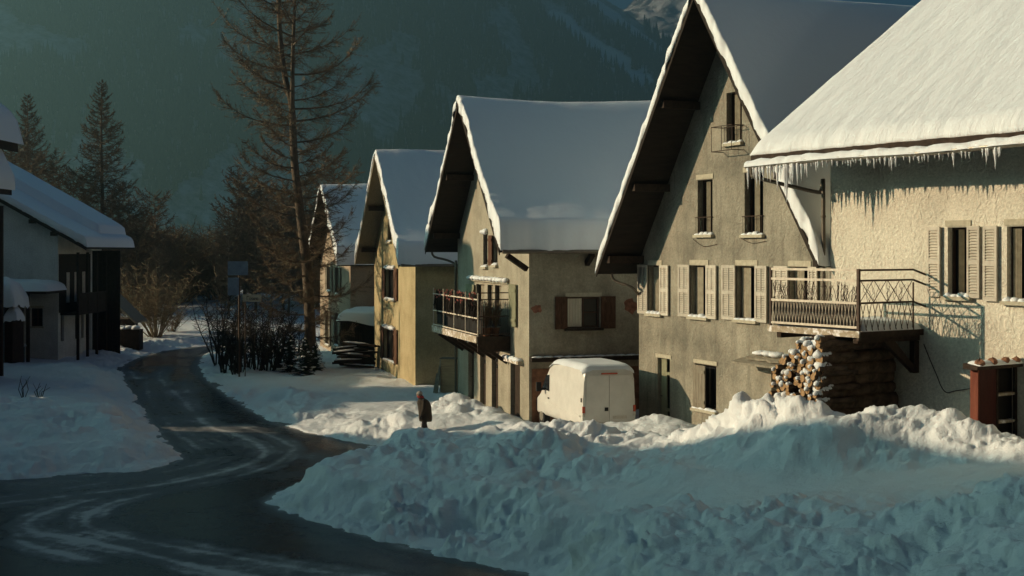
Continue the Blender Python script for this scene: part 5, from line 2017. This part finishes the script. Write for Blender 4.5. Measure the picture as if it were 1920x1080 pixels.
q.tube([(-.35, .05, -.3), (-.35, .05, wz(556, 66) - zb2)], .03, 6)
q.build('post', 'iron', sg2)
q = MB()
q.box(wx(455, 66) - a.x, wx(490, 66) - a.x, 0, .03, wz(566, 66) - zb2, wz(552, 66) - zb2)
plate = q.build('plate', plain('cream_plate', (0.50, 0.45, 0.32), 0.5, 0, 0.4, 0.1), sg2)
# the faint lettering, as far as it can be read
q = MB()
tx0, tz0, hgt = wx(463, 66) - a.x, wz(562.5, 66) - zb2, .19
def stroke(x0, z0, x1, z1):
    q.beam((tx0 + x0, -.006, tz0 + z0), (tx0 + x1, -.006, tz0 + z1), .01, .022, (0, 0, 1) if abs(x1 - x0) > abs(z1 - z0) else (1, 0, 0))
stroke(0, 0, 0, hgt); stroke(-.0, hgt, .10, hgt); 
for i in range(4):
    x = .15 + i * .115
    h = .11
    stroke(x, 0, x, h); stroke(x, h, x + .07, h); stroke(x + .07, h, x + .07, 0 if i % 2 else h * .5); stroke(x, .005, x + .07, .005)
q.build('lettering', 'dark', plate)

# ------------------------------------------------------------------ person in a dark coat walking up the lane
PY = 44.9
PX = wx(797, PY)
ptop = wz(737, PY)
pz = ptop - 1.60
per = empty('person', (PX, PY, pz), math.radians(18))
tag(per, 'person in dark coat, pale knitted hat and red scarf stooping along the lane', 'person')
joints = {'pel': (0, 0, .90, .16), 'sp': (-.03, 0, 1.12, .17), 'ch': (-.08, 0, 1.30, .19), 'nk': (-.15, 0, 1.43, .07), 'hd': (-.20, 0, 1.52, .095), 'ht': (-.21, 0, 1.60, .085),
          'sl': (-.08, -.19, 1.34, .08), 'el': (-.10, -.25, 1.07, .06), 'wl': (-.18, -.20, .86, .042), 'hl': (-.21, -.19, .78, .04),
          'sr': (-.08, .19, 1.34, .08), 'er': (-.02, .25, 1.07, .06), 'wr': (-.04, .22, .85, .042), 'hr': (-.06, .21, .77, .04),
          'tl': (0, -.10, .82, .11), 'kl': (-.10, -.11, .48, .075), 'al': (-.06, -.11, .09, .05), 'fl': (-.20, -.12, .05, .045),
          'tr': (0, .10, .82, .11), 'kr': (.02, .11, .48, .075), 'ar': (.16, .11, .10, .05), 'fr': (.04, .12, .05, .045)}
names = list(joints)
edges = [('pel', 'sp'), ('sp', 'ch'), ('ch', 'nk'), ('nk', 'hd'), ('hd', 'ht'), ('ch', 'sl'), ('sl', 'el'), ('el', 'wl'), ('wl', 'hl'), ('ch', 'sr'), ('sr', 'er'), ('er', 'wr'), ('wr', 'hr'),
         ('pel', 'tl'), ('tl', 'kl'), ('kl', 'al'), ('al', 'fl'), ('pel', 'tr'), ('tr', 'kr'), ('kr', 'ar'), ('ar', 'fr')]
# fingers: short chains rooted in each palm
for hnd, sgn in (('hl', -1), ('hr', 1)):
    hx_, hy_, hzv, _ = joints[hnd]
    for k in range(5):
        n1, n2 = '%s_f%d' % (hnd, k), '%s_g%d' % (hnd, k)
        off = -.03 + .018 * k
        joints[n1] = (hx_ + off, hy_ + .004, hzv - (.05 if k else .02), .010)
        joints[n2] = (hx_ + off * 1.15 - (.02 if k == 0 else .0), hy_ + sgn * -.015, hzv - (.09 if k else .055) - .008 * (2 - abs(k - 2)), .008)
        edges += [(hnd, n1), (n1, n2)]
names = list(joints)
me = bpy.data.meshes.new('body')
me.from_pydata([joints[n][:3] for n in names], [(names.index(a_), names.index(b2)) for a_, b2 in edges], [])
bod = bpy.data.objects.new('body', me)
COL.objects.link(bod)
bod.parent = per
me.materials.append(plain('dark_clothing', (0.03, 0.028, 0.028), 0.9))
sm = bod.modifiers.new('skin', 'SKIN')
if not me.skin_vertices:
    bod.modifiers.remove(sm)
    sm = bod.modifiers.new('skin', 'SKIN')
sv = me.skin_vertices[0].data
for i, n in enumerate(names):
    r = joints[n][3]
    sv[i].radius = (r, r)
    sv[i].use_root = (n == 'pel')
ss = bod.modifiers.new('sub', 'SUBSURF')
ss.levels = ss.render_levels = 2
def loft(mb, rings, n=18):
    vs, fs = [], []
    for (cx, cy, cz, rx, ry) in rings:
        for k in range(n):
            a_ = 2 * math.pi * k / n
            f_ = 1 + .04 * math.sin(3 * a_ + cz * 7) + .03 * math.sin(5 * a_ + cz * 3)
            vs.append((cx + rx * math.cos(a_) * f_, cy + ry * math.sin(a_) * f_, cz))
    for i in range(len(rings) - 1):
        for k in range(n):
            p, q2 = i * n + k, i * n + (k + 1) % n
            fs.append((p, q2, q2 + n, p + n))
    mb.add(vs, fs)
q = MB()
loft(q, [(.02, 0, .62, .22, .27), (.02, 0, .75, .235, .28), (0, 0, .95, .23, .275), (-.03, 0, 1.12, .235, .27), (-.07, 0, 1.27, .22, .265), (-.09, 0, 1.36, .17, .225), (-.12, 0, 1.42, .10, .12), (-.14, 0, 1.46, .085, .09)])
for s_, sh_ in ((-1, ('sl', 'el', 'wl')), (1, ('sr', 'er', 'wr'))):
    q.tube([joints[k_][:3] for k_ in sh_], [.105, .085, .065], 10)
q.build('coat', plain('dark_brown_coat', (0.035, 0.028, 0.02), 0.92), per, smooth=True)
q = MB()
loft(q, [(-.14, 0, 1.43, .105, .11), (-.16, 0, 1.46, .12, .12), (-.18, 0, 1.50, .115, .115), (-.17, 0, 1.52, .09, .095)])
q.build('scarf', plain('red_scarf', (0.30, 0.035, 0.035), 0.9), per, smooth=True)
q = MB()
q.blob((-.205, 0, 1.545), (.092, .078, .115), 2, 14, 10, amp=.03)
q.blob((-.295, 0, 1.535), (.022, .014, .022), 2, 8, 6, amp=0)
for s_ in (-1, 1):
    q.blob((-.20, s_ * .080, 1.54), (.02, .012, .03), 2, 8, 6, amp=0)
q.build('head', plain('skin_tone', (0.42, 0.25, 0.17), 0.7), per, smooth=True)
q = MB()
for s_ in (-1, 1):
    q.blob((-.288, s_ * .03, 1.555), (.008, .012, .008), 2, 8, 6, amp=0)
q.blob((-.292, 0, 1.495), (.008, .022, .006), 2, 8, 6, amp=0)
q.build('face', 'dark', per)
q = MB()
loft(q, [(-.20, 0, 1.57, .108, .092), (-.20, 0, 1.60, .108, .094), (-.195, 0, 1.645, .085, .08), (-.19, 0, 1.675, .045, .045), (-.19, 0, 1.685, .005, .005)])
q.build('hat', plain('pale_knit_hat', (0.36, 0.34, 0.30), 0.95), per, smooth=True)
# ------------------------------------------------------------------ bare larches, shrubs, thicket
def branch(mb, p, d, length, r, rnd, depth, curl, twigs, tw_r):
    """a drooping branch that lifts at its tip, with side twigs; returns nothing, fills mb"""
    seg = 5
    pts, rad = [Vector(p)], [r]
    cur, dirv = Vector(p), Vector(d).normalized()
    for i in range(seg):
        t = (i + 1) / seg
        dirv = (dirv + Vector((rnd.uniform(-.10, .10), rnd.uniform(-.10, .10), curl[0] * (1 - t) + curl[1] * t + rnd.uniform(-.05, .05)))).normalized()
        cur = cur + dirv * (length / seg)
        pts.append(cur.copy())
        rad.append(max(tw_r, r * (1 - t) ** .8))
    mb.mat(0).tube(pts, rad, 4 if depth else 5, caps=False)
    for k in range(twigs):
        t = rnd.uniform(.12, 1.0)
        i = min(seg - 1, int(t * seg))
        f_ = t * seg - i
        a = pts[i].lerp(pts[i + 1], f_)
        ax = (pts[i + 1] - pts[i]).normalized()
        side = ax.cross(Vector((0, 0, 1)))
        if side.length < .1:
            side = Vector((1, 0, 0))
        side.normalize()
        sgn = rnd.choice((-1, 1))
        td = (ax * rnd.uniform(.3, .9) + side * sgn * rnd.uniform(.3, 1.0) + Vector((0, 0, rnd.uniform(-.75, .45)))).normalized()
        tl = length * rnd.uniform(.12, .30) * (1.15 - t * .6)
        if depth > 0 and rnd.random() < .55:
            branch(mb, a, td, tl * 1.3, tw_r * 1.8, rnd, depth - 1, (-.02, .12), max(3, twigs // 3), tw_r)
        else:
            b1 = a + td * tl * .55
            b2 = a + td * tl + Vector((0, 0, rnd.uniform(-.05, .15) * tl))
            mb.mat(1).tube([a, b1, b2], [tw_r * 1.1, tw_r * .9, tw_r * .5], 3, caps=False)

def larch(name, height, seed, lean_pts, rmax, nbr, twigs, tr, tw_r, second=None, clear=.0, shape='cone', depth=1):
    rnd = random.Random(seed)
    root = empty(name)
    tr_pts = smooth_line([(x, y, z) for x, y, z in lean_pts], 5)
    tr_pts = [Vector(p) for p in tr_pts]
    rad = [tr * (1 - .96 * (p.z / height)) ** .85 * (1.25 if i == 0 else 1) for i, p in enumerate(tr_pts)]
    tb = MB()
    tb.tube(tr_pts, rad, 9)
    zs_arr = [p.z for p in tr_pts]
    def on_trunk(z):
        for i in range(len(tr_pts) - 1):
            if zs_arr[i] <= z <= zs_arr[i + 1]:
                return tr_pts[i].lerp(tr_pts[i + 1], (z - zs_arr[i]) / (zs_arr[i + 1] - zs_arr[i] + 1e-6))
        return tr_pts[-1]
    cb = MB()
    stems = [(on_trunk, clear, 1.0, 1.0)]
    if second:
        s_pts = [Vector(p) for p in smooth_line(second, 5)]
        tb.tube(s_pts, [tr * .45 * (1 - .9 * i / len(s_pts)) for i in range(len(s_pts))], 7)
        sz = [p.z for p in s_pts]
        def on_second(z):
            for i in range(len(s_pts) - 1):
                if sz[i] <= z <= sz[i + 1]:
                    return s_pts[i].lerp(s_pts[i + 1], (z - sz[i]) / (sz[i + 1] - sz[i] + 1e-6))
            return s_pts[-1]
    for i in range(nbr):
        t = clear + (1 - clear) * ((i + .5) / nbr) ** .92
        z = height * min(.995, t)
        ang = i * 2.4 + rnd.uniform(-.5, .5)
        src = on_trunk
        if second and z > sz[0] and rnd.random() < .4 and z < sz[-1]:
            src = on_second
        p = src(z)
        if shape == 'cone':
            L = rmax * (1 - t) ** .8 * rnd.uniform(.65, 1.1) + .35
        else:
            L = rmax * rnd.uniform(.45, 1.1) * (.72 + .28 * min(1, t / .45)) * (1.0 - .35 * abs(t - .55) - .45 * max(0, t - .75) * 2)
        el = .30 - .75 * (1 - t) * (1 if shape == 'cone' else .55) + rnd.uniform(-.15, .15)
        d = Vector((math.cos(ang), math.sin(ang), el))
        branch(cb, p, d, L, max(tw_r * 2.2, tr * .19 * (L / rmax) ** .7), rnd, depth, (-.04, .34), twigs, tw_r)
    tb.build('trunk', 'larch', root, smooth=True)
    cb.build('crown', ['larch', 'twig'], root)
    return root

def dup_tree(root):
    c = root.copy()
    COL.objects.link(c)
    for ch in list(root.children):
        d = ch.copy()
        COL.objects.link(d)
        d.parent = c
    return c

# the great forked larch in front of the pinkish house
D = 70.0
bx_, by_ = wx(583, D), D
gz = tz(bx_, by_)
H_ = 27.0
def rel(px, py, dd=0.0):
    p = at(px, py, D)
    return (p.x - bx_, dd, p.z - gz)
lean_pts = [(0, 0, -.3), rel(581, 600), rel(575, 500), rel(563, 400), rel(552, 300), rel(546, 200, .2), rel(534, 150, .3), rel(524, 80, .4), rel(520, 0, .4), (wx(518, D) - bx_, .4, 24.5), (wx(517, D) - bx_, .4, H_)]
second = [rel(547, 210, .1), rel(550, 150, -.3), rel(552, 80, -.4), rel(556, 0, -.5), (wx(558, D) - bx_, -.5, 23.5), (wx(559, D) - bx_, -.5, 25.5)]
big = larch('bare_larch', H_, 3, lean_pts, 5.0, 108, 82, .33, .0054, second, clear=.06, shape='old')
big.location = (bx_, by_, gz)
tag(big, 'tall forked leafless larch with drooping branches before the pinkish house', 'tree')

# conical larches behind the white chalet
con = larch('conical_larch', 22.0, 8, [(0, 0, -.3), (.1, .1, 8), (0, 0, 16), (.05, 0, 22)], 6.0, 190, 42, .30, .012)
spots = [(190, 152, 108, 'dark conical larch standing tallest behind the white chalet roof', 1), (52, 178, 118, 'conical larch at the picture edge between the two chalet roofs', 0), (20, 262, 124, 'short conical larch half hidden by the dark chalet eave', 0)]
first = True
for px, py, d, lab, _ in spots:
    o = con if first else dup_tree(con)
    x = wx(px, d)
    g = tz(x, d)
    s_ = (wz(py, d) - g) / 22.0
    o.location = (x, d, g)
    o.scale = (s_, s_, s_)
    o.rotation_euler = (0, 0, 0 if first else px * .7)
    tag(o, lab, 'tree')
    first = False

# thicket of leafless trees beyond the bend
th1 = larch('bare_tree', 12.0, 31, [(0, 0, -.3), (.2, .1, 4), (-.1, .2, 8), (.1, 0, 12)], 3.4, 70, 34, .14, .013, shape='old', clear=.08)
th2 = larch('bare_tree', 10.0, 47, [(0, 0, -.3), (-.2, .1, 3), (.2, -.1, 7), (.3, .1, 10)], 3.0, 64, 34, .12, .013, shape='old', clear=.10)
rnd = random.Random(14)
used = set()
cand = []
for i in range(34):
    px = rnd.uniform(225, 600)
    d = rnd.uniform(104, 165)
    top = np.interp(px, [225, 262, 300, 340, 380, 420, 470, 520, 560, 600], [420, 400, 440, 445, 470, 420, 330, 350, 380, 400]) + rnd.uniform(-10, 90)
    cand.append((px, d, top))
for px, d, top in [(255, 106, 395), (292, 112, 365), (300, 104, 470), (240, 112, 430), (345, 118, 455), (430, 104, 400), (455, 110, 330), (480, 108, 350), (505, 104, 400), (540, 106, 380), (575, 108, 350), (420, 120, 440), (625, 112, 300), (60, 104, 300), (100, 108, 300), (20, 108, 260), (140, 106, 330), (225, 106, 350)] + cand:
    pr = th1 if rnd.random() < .5 else th2
    k = 0 if pr is th1 else 1
    o = pr if k not in used else dup_tree(pr)
    used.add(k)
    x = wx(px, d)
    g = tz(x, d)
    s_ = max(.3, (wz(top, d) - g) / (12.0 if k == 0 else 10.0))
    o.location = (x, d, g)
    o.scale = (s_, s_, s_)
    o.rotation_euler = (0, 0, rnd.uniform(0, 6.28))
    tag(o, 'leafless brown tree in the hazy thicket beyond the road bend', 'tree', 'bare trees beyond the road bend')

# rounded shrubs
def shrub(name, h, w, seed, stems, twigs, mats, tw_r, base_r=.02, up=.6):
    rnd = random.Random(seed)
    root = empty(name)
    cb = MB()
    sb = MB()
    for i in range(stems):
        a = rnd.uniform(0, 6.28)
        ro = rnd.uniform(.03, .16) * w
        p = Vector((ro * math.cos(a), ro * math.sin(a), -.1))
        d = Vector((math.cos(a) * rnd.uniform(.15, 1.0) * (1 - up), math.sin(a) * rnd.uniform(.15, 1.0) * (1 - up), 1.0 * up + .15)).normalized()
        L = h * rnd.uniform(.6, 1.1)
        seg = 4
        pts = [p]
        cur, dv = p.copy(), d.copy()
        for k in range(seg):
            dv = (dv + Vector((rnd.uniform(-.2, .2) + .06 * math.cos(a), rnd.uniform(-.2, .2) + .06 * math.sin(a), .02))).normalized()
            cur = cur + dv * L / seg
            pts.append(cur.copy())
        sb.tube(pts, [base_r * (1 - .8 * k / seg) for k in range(seg + 1)], 4, caps=False)
        for k in range(twigs):
            t = rnd.uniform(.25, 1.0) * seg
            j = min(seg - 1, int(t))
            q_ = pts[j].lerp(pts[j + 1], t - j)
            td = Vector((rnd.uniform(-1, 1), rnd.uniform(-1, 1), rnd.uniform(-.15, .9))).normalized()
            tl = rnd.uniform(.12, .34) * h * .6
            e1 = q_ + td * tl * .5
            e2 = e1 + (td + Vector((rnd.uniform(-.4, .4), rnd.uniform(-.4, .4), rnd.uniform(-.3, .5)))) * tl * .5
            cb.tube([q_, e1, e2], [tw_r, tw_r * .8, tw_r * .5], 3, caps=False)
            if rnd.random() < .7:
                e3 = e1 + Vector((rnd.uniform(-1, 1), rnd.uniform(-1, 1), rnd.uniform(-.2, .8))) * tl * .4
                cb.tube([e1, e3], [tw_r * .7, tw_r * .4], 3, caps=False)
    sb.build('stems', mats[0], root)
    cb.build('crown', mats[1], root)
    return root
s1 = shrub('round_shrub', 6.0, 3.0, 5, 60, 26, ('twig_pale', 'twig_pale'), .014, .03, .5)
x = wx(293, 93)
s1.location = (x, 93, tz(x, 93))
s1.scale = (1.05, 1.05, (wz(488, 93) - tz(x, 93)) / 6.0)
tag(s1, 'big rounded straw-coloured leafless shrub beside the chalet lean-to', 'shrub')
s1b = shrub('low_shrub', 2.2, 1.6, 15, 30, 16, ('twig_pale', 'twig_pale'), .012, .02, .4)
x = wx(322, 96)
s1b.location = (x, 96, tz(x, 96))
tag(s1b, 'low straw-coloured twiggy shrub at the edge of the sunlit slope', 'shrub')
s2 = shrub('dark_shrub', 3.8, 2.4, 6, 13, 34, ('twig_dark', 'twig_dark'), .012, .05, .75)
s3 = shrub('dark_shrub', 3.4, 2.2, 7, 12, 34, ('twig_dark', 'twig_dark'), .012, .05, .8)
labs = {}
rnd = random.Random(2)
for i, (px, d, top, w) in enumerate([(412, 74, 535, 1.0), (428, 70, 545, 1.1), (446, 68, 560, .9), (462, 71, 575, 1.0), (480, 68.5, 570, 1.0), (502, 69, 560, 1.0), (520, 70.5, 575, 1.0), (538, 72, 565, 1.0), (492, 73, 590, 1.0), (555, 74, 590, .9)]):
    pr = (s2, s3)[i % 2]
    o = pr if i < 2 else dup_tree(pr)
    x = wx(px, d)
    g = tz(x, d)
    o.location = (x, d, g)
    s_ = (wz(top, d) - g) / (3.8, 3.4)[i % 2] * .95
    o.scale = (s_ * w, s_ * w, s_)
    o.rotation_euler = (0, 0, i * 1.7)
    tag(o, 'dark multi-stemmed leafless shrub in the clump at the roadside', 'shrub', 'dark shrubs clumped at the roadside')
# brown undergrowth closing the view under the bare trees
rnd = random.Random(33)
for i in range(46):
    o = dup_tree(s1)
    d = rnd.uniform(112, 150)
    px = rnd.uniform(225, 640) if i % 2 else rnd.uniform(225, 420)
    x = wx(px, d)
    o.location = (x, d, tz(x, d) - .3)
    k = rnd.uniform(.7, 1.35)
    o.scale = (k * 1.25, k * 1.25, k)
    o.rotation_euler = (0, 0, rnd.uniform(0, 6.28))
    tag(o, 'brown leafless bush in the hazy undergrowth beyond the road bend', 'bush', 'brown bushes beyond the road bend')
# small dry weeds in the snow field
for k, (px, d) in enumerate(((44, 51.5), (75, 51.0))):
    q = MB()
    rnd = random.Random(k)
    for i in range(6):
        a = Vector((0, 0, -.1))
        b1 = a + Vector((rnd.uniform(-.15, .15), rnd.uniform(-.1, .1), .3))
        b2 = b1 + Vector((rnd.uniform(-.2, .2), rnd.uniform(-.1, .1), rnd.uniform(.1, .35)))
        q.tube([a, b1, b2], [.012, .009, .005], 4)
    o = q.build('dry_weed', 'twig_dark', None)
    x = wx(px, d)
    o.location = (x, d, tz(x, d) + .05)
    o.scale = (1.6, 1.6, 1.6)
    tag(o, ['taller sprig of dry weed poking out of the snow field', 'shorter sprig of dry weed poking out of the snow bank'][k], 'weed')

# small snow-dusted spruces at the foot of the larch
def spruce(name, h, seed):
    rnd = random.Random(seed)
    root = empty(name)
    tb = MB()
    tb.tube([(0, 0, -.2), (0, 0, h)], [.06, .01], 6)
    tb.build('trunk', 'larch', root)
    cb = MB()
    sb = MB()
    for i in range(95):
        t = (i + .5) / 95
        z = h * (.04 + .94 * t)
        L = h * .36 * (1 - t) ** .8 * rnd.uniform(.7, 1.15) + .06
        a = i * 2.4 + rnd.uniform(-.3, .3)
        dv = Vector((math.cos(a), math.sin(a), 0))
        sd_ = Vector((-math.sin(a), math.cos(a), 0))
        for k in range(16):
            u = (k + .5) / 16
            c = dv * L * u + Vector((0, 0, z - .22 * L * u + .10 * L * u * u))
            w = L * .33 * (1 - u * .7)
            for s_ in (-1, 1):
                tip = c + sd_ * s_ * w + dv * w * .6 + Vector((0, 0, rnd.uniform(-.06, .02)))
                cb.add([c - dv * .03, c + dv * .05, tip], [(0, 1, 2)])
                cb.add([c + Vector((0, 0, .02)), c + dv * .05 - Vector((0, 0, .03)), tip + Vector((0, 0, -.05))], [(0, 1, 2)])
        if rnd.random() < .35:
            c = dv * L * .7 + Vector((0, 0, z - .12 * L))
            sb.blob(c, (L * .2 + .03, L * .2 + .03, .05), i, 7, 4)
    cb.build('crown', 'needle', root)
    tag(sb.build('snow_tufts', 'snow_small', root, smooth=True), kind='stuff')
    return root
sp = spruce('young_spruce', 2.6, 4)
for i, (px, d, top, lab) in enumerate(((571, 66.5, 632, 'small snow-tufted spruce standing clear at the foot of the tall larch'), (592, 69, 640, 'small dark spruce touching the pinkish house corner'), (545, 68.5, 625, 'small dark spruce tucked among the bare shrubs'))):
    o = sp if i == 0 else dup_tree(sp)
    x = wx(px, d)
    g = tz(x, d)
    s_ = (wz(top, d) - g) / 2.6
    o.location = (x, d, g)
    o.scale = (s_, s_, s_)
    o.rotation_euler = (0, 0, i * 2.0)
    tag(o, lab, 'tree')

# ------------------------------------------------------------------ mountains
S0, KS = 1000.0, .78
P0 = np.array([212.0, 1690.0])
PZ0 = 285.0
gdir = np.array([-.743, .669])
hdir = np.array([.669, .743])
def mountain_z(x, y):
    s = -.5 * x + .86 * y
    u = .86 * x + .5 * y
    z1 = KS * (s - S0) + 26 * fbm(u / 260, s / 500, 4, 101) + 9 * fbm(u / 60, s / 90, 4, 102)
    qd = (x - P0[0]) * gdir[0] + (y - P0[1]) * gdir[1]
    pd = (x - P0[0]) * hdir[0] + (y - P0[1]) * hdir[1]
    z2 = PZ0 + .718 * qd - .9 * pd + 8 * fbm(qd / 70, pd / 90, 5, 103)
    return np.minimum(z1, z2)
mx = np.linspace(-860, 700, 220)
my = np.linspace(560, 2100, 220)
MX, MY = np.meshgrid(mx, my)
MZ = np.clip(mountain_z(MX, MY), -3, 520)
m, nt, b = new_mat('wooded_slope', (0.04, 0.04, 0.032), 0.95, 0, 0.1)
v = coords(nt)
n1 = noise(nt, v, .012, 9, .7)
n2 = noise(nt, coords(nt, (1, 1, .3)), .09, 6, .7)
r1 = ramp(nt, [(.35, (.06, .06, .055)), (.62, (.46, .48, .50))])
nt.links.new(n2, r1.inputs[0])
at_ = nt.nodes.new('ShaderNodeAttribute')
at_.attribute_name = 'snowpatch'
fac = mathn(nt, 'ADD', at_.outputs['Fac'], mathn(nt, 'MULTIPLY', mathn(nt, 'SUBTRACT', n1, .5), 1.6))
r2 = ramp(nt, [(.48, 0.0), (.60, 0.9)])
nt.links.new(fac, r2.inputs[0])
nt.links.new(mixc(nt, r2.outputs[0], r1.outputs[0], (.8, .82, .84)), b.inputs['Base Color'])
M['slope'] = m
def patch(x, y, z):
    """open snow fields below the ridge, where the photo shows them"""
    px = CX + F * x / np.maximum(y, 1)
    return px
mt, _ = grid_mesh('mountain', np.stack([MX, MY, MZ], -1).reshape(-1, 3), len(my), len(mx), 'slope')
qd = (MX - P0[0]) * gdir[0] + (MY - P0[1]) * gdir[1]
pd = (MX - P0[0]) * hdir[0] + (MY - P0[1]) * hdir[1]
def band(pc, qa, qb, w, wt):
    return wt * np.exp(-((pd - pc) / w) ** 2) * sstep(qa - 20, qa + 20, qd) * (1 - sstep(qb - 20, qb + 20, qd))
SP = band(-16, 5, 240, 20, .95) + band(-110, -40, 120, 30, .85) + band(-95, 130, 230, 30, .75) + band(-60, 150, 300, 26, .7)
mt.data.attributes.new('snowpatch', 'FLOAT', 'POINT').data.foreach_set('value', SP.reshape(-1).astype(np.float32))
tag(mt, kind='structure')
# the wood on it: tens of thousands of conifers, nobody could count them
rs = np.random.RandomState(5)
N = 60000
tx_ = rs.uniform(-.43, .16, N)
ty_ = 880 + 1150 * rs.uniform(0, 1, N) ** 1.1
X = tx_ * ty_
Z = mountain_z(X, ty_)
qd = (X - P0[0]) * gdir[0] + (ty_ - P0[1]) * gdir[1]
pd = (X - P0[0]) * hdir[0] + (ty_ - P0[1]) * hdir[1]
sp_ = band(-16, 5, 240, 18, .95) + band(-110, -40, 120, 26, .8) + band(-95, 130, 230, 26, .7) + band(-60, 150, 300, 22, .6)
dens = fbm(X / 70, ty_ / 120, 4, 300)
flat = rs.uniform(0, 1, N) < .22
ty_ = np.where(flat, 430 + 560 * rs.uniform(0, 1, N), ty_)
X = tx_ * ty_
Z = np.where(flat, np.maximum(mountain_z(X, ty_), .8), Z)
ok = flat | (Z > -2) & (sp_ + .5 * fbm(X / 22, ty_ / 30, 3, 301) < .42) & ((Z - HC) / ty_ < .24) & (pd < 30) & (dens > -.22)
X, Yt, Z = X[ok], ty_[ok], Z[ok]
n = len(X)
hgt = rs.uniform(9, 19, n) * (1 + .25 * dens[ok]) * np.where(Yt < 900, .6, 1)
rad = hgt * rs.uniform(.11, .17, n)
K = 5
rot = rs.uniform(0, 6.28, n)
verts = np.zeros((n, 2 * K + 2, 3), np.float32)
for k in range(K):
    a = rot + 2 * np.pi * k / K
    verts[:, k] = np.stack([X + rad * np.cos(a), Yt + rad * np.sin(a), Z + .06 * hgt], -1)
    verts[:, K + 1 + k] = np.stack([X + .62 * rad * np.cos(a + .6), Yt + .62 * rad * np.sin(a + .6), Z + .45 * hgt], -1)
verts[:, K] = np.stack([X, Yt, Z + .66 * hgt], -1)
verts[:, 2 * K + 1] = np.stack([X, Yt, Z + hgt], -1)
tri = []
for k in range(K):
    tri.append((k, (k + 1) % K, K))
    tri.append((K + 1 + k, K + 1 + (k + 1) % K, 2 * K + 1))
tri = (np.arange(n)[:, None, None] * (2 * K + 2) + np.array(tri)[None]).reshape(-1, 3)
me = bpy.data.meshes.new('forest')
me.vertices.add(n * (2 * K + 2))
me.vertices.foreach_set('co', verts.reshape(-1))
me.loops.add(tri.size)
me.loops.foreach_set('vertex_index', tri.astype(np.int32).reshape(-1))
me.polygons.add(len(tri))
me.polygons.foreach_set('loop_start', (np.arange(len(tri)) * 3).astype(np.int32))
me.polygons.foreach_set('loop_total', np.full(len(tri), 3, np.int32))
me.update(calc_edges=True)
m, nt, b = new_mat('conifer_wood', (.03, .035, .026), 0.95, 0, 0.1)
n1 = noise(nt, coords(nt), .05, 6, .8)
r1 = ramp(nt, [(.3, (.010, .014, .011)), (.5, (.026, .028, .021)), (.72, (.065, .054, .04))])
nt.links.new(n1, r1.inputs[0])
nt.links.new(r1.outputs[0], b.inputs['Base Color'])
me.materials.append(m)
fo_ = bpy.data.objects.new('forest', me)
COL.objects.link(fo_)
tag(fo_, 'hazy conifer wood covering the mountainside behind the village', 'forest', kind='stuff')
# the same wood goes on over the valley floor
# the far snowy peak behind the ridge
fx_ = np.linspace(60, 900, 220)
fy_ = np.linspace(2120, 3000, 150)
FX, FY = np.meshgrid(fx_, fy_)
FZ = 640 - .62 * np.hypot(FX - 430, (FY - 2700) * .85) - 90 * np.abs(fbm(FX / 160 + FY / 300, FY / 260, 5, 401)) + 22 * fbm(FX / 50, FY / 60, 4, 402)
FZ = np.clip(FZ, -3, 640)
FZ = np.maximum(FZ, -3)
m, nt, b = new_mat('far_peak', (.5, .52, .55), 0.9, 0, 0.1)
v = coords(nt)
n1 = noise(nt, coords(nt, (1, 1, .55)), .02, 9, .7, .6)
r1 = ramp(nt, [(.42, (.10, .10, .10)), (.56, (.62, .64, .66))])
nt.links.new(n1, r1.inputs[0])
nt.links.new(r1.outputs[0], b.inputs['Base Color'])
M['peak'] = m
pk, _ = grid_mesh('mountain', np.stack([FX, FY, FZ], -1).reshape(-1, 3), len(fy_), len(fx_), 'peak')
tag(pk, kind='structure')

# ------------------------------------------------------------------ cold air in the valley
HAZE = 0.00076
q = MB()
q.box(-880, 920, -130, 3040, -6, 660)
hz_o = q.build('haze', new_mat('valley_air', (1, 1, 1))[0], None)
mt_ = hz_o.data.materials[0]
nt = mt_.node_tree
for n_ in list(nt.nodes):
    nt.nodes.remove(n_)
om = nt.nodes.new('ShaderNodeOutputMaterial')
pv = nt.nodes.new('ShaderNodeVolumePrincipled')
pv.inputs['Color'].default_value = (.37, .80, .93, 1)
pv.inputs['Density'].default_value = HAZE
pv.inputs['Anisotropy'].default_value = 0.74
nt.links.new(pv.outputs[0], om.inputs['Volume'])
tag(hz_o, kind='stuff')
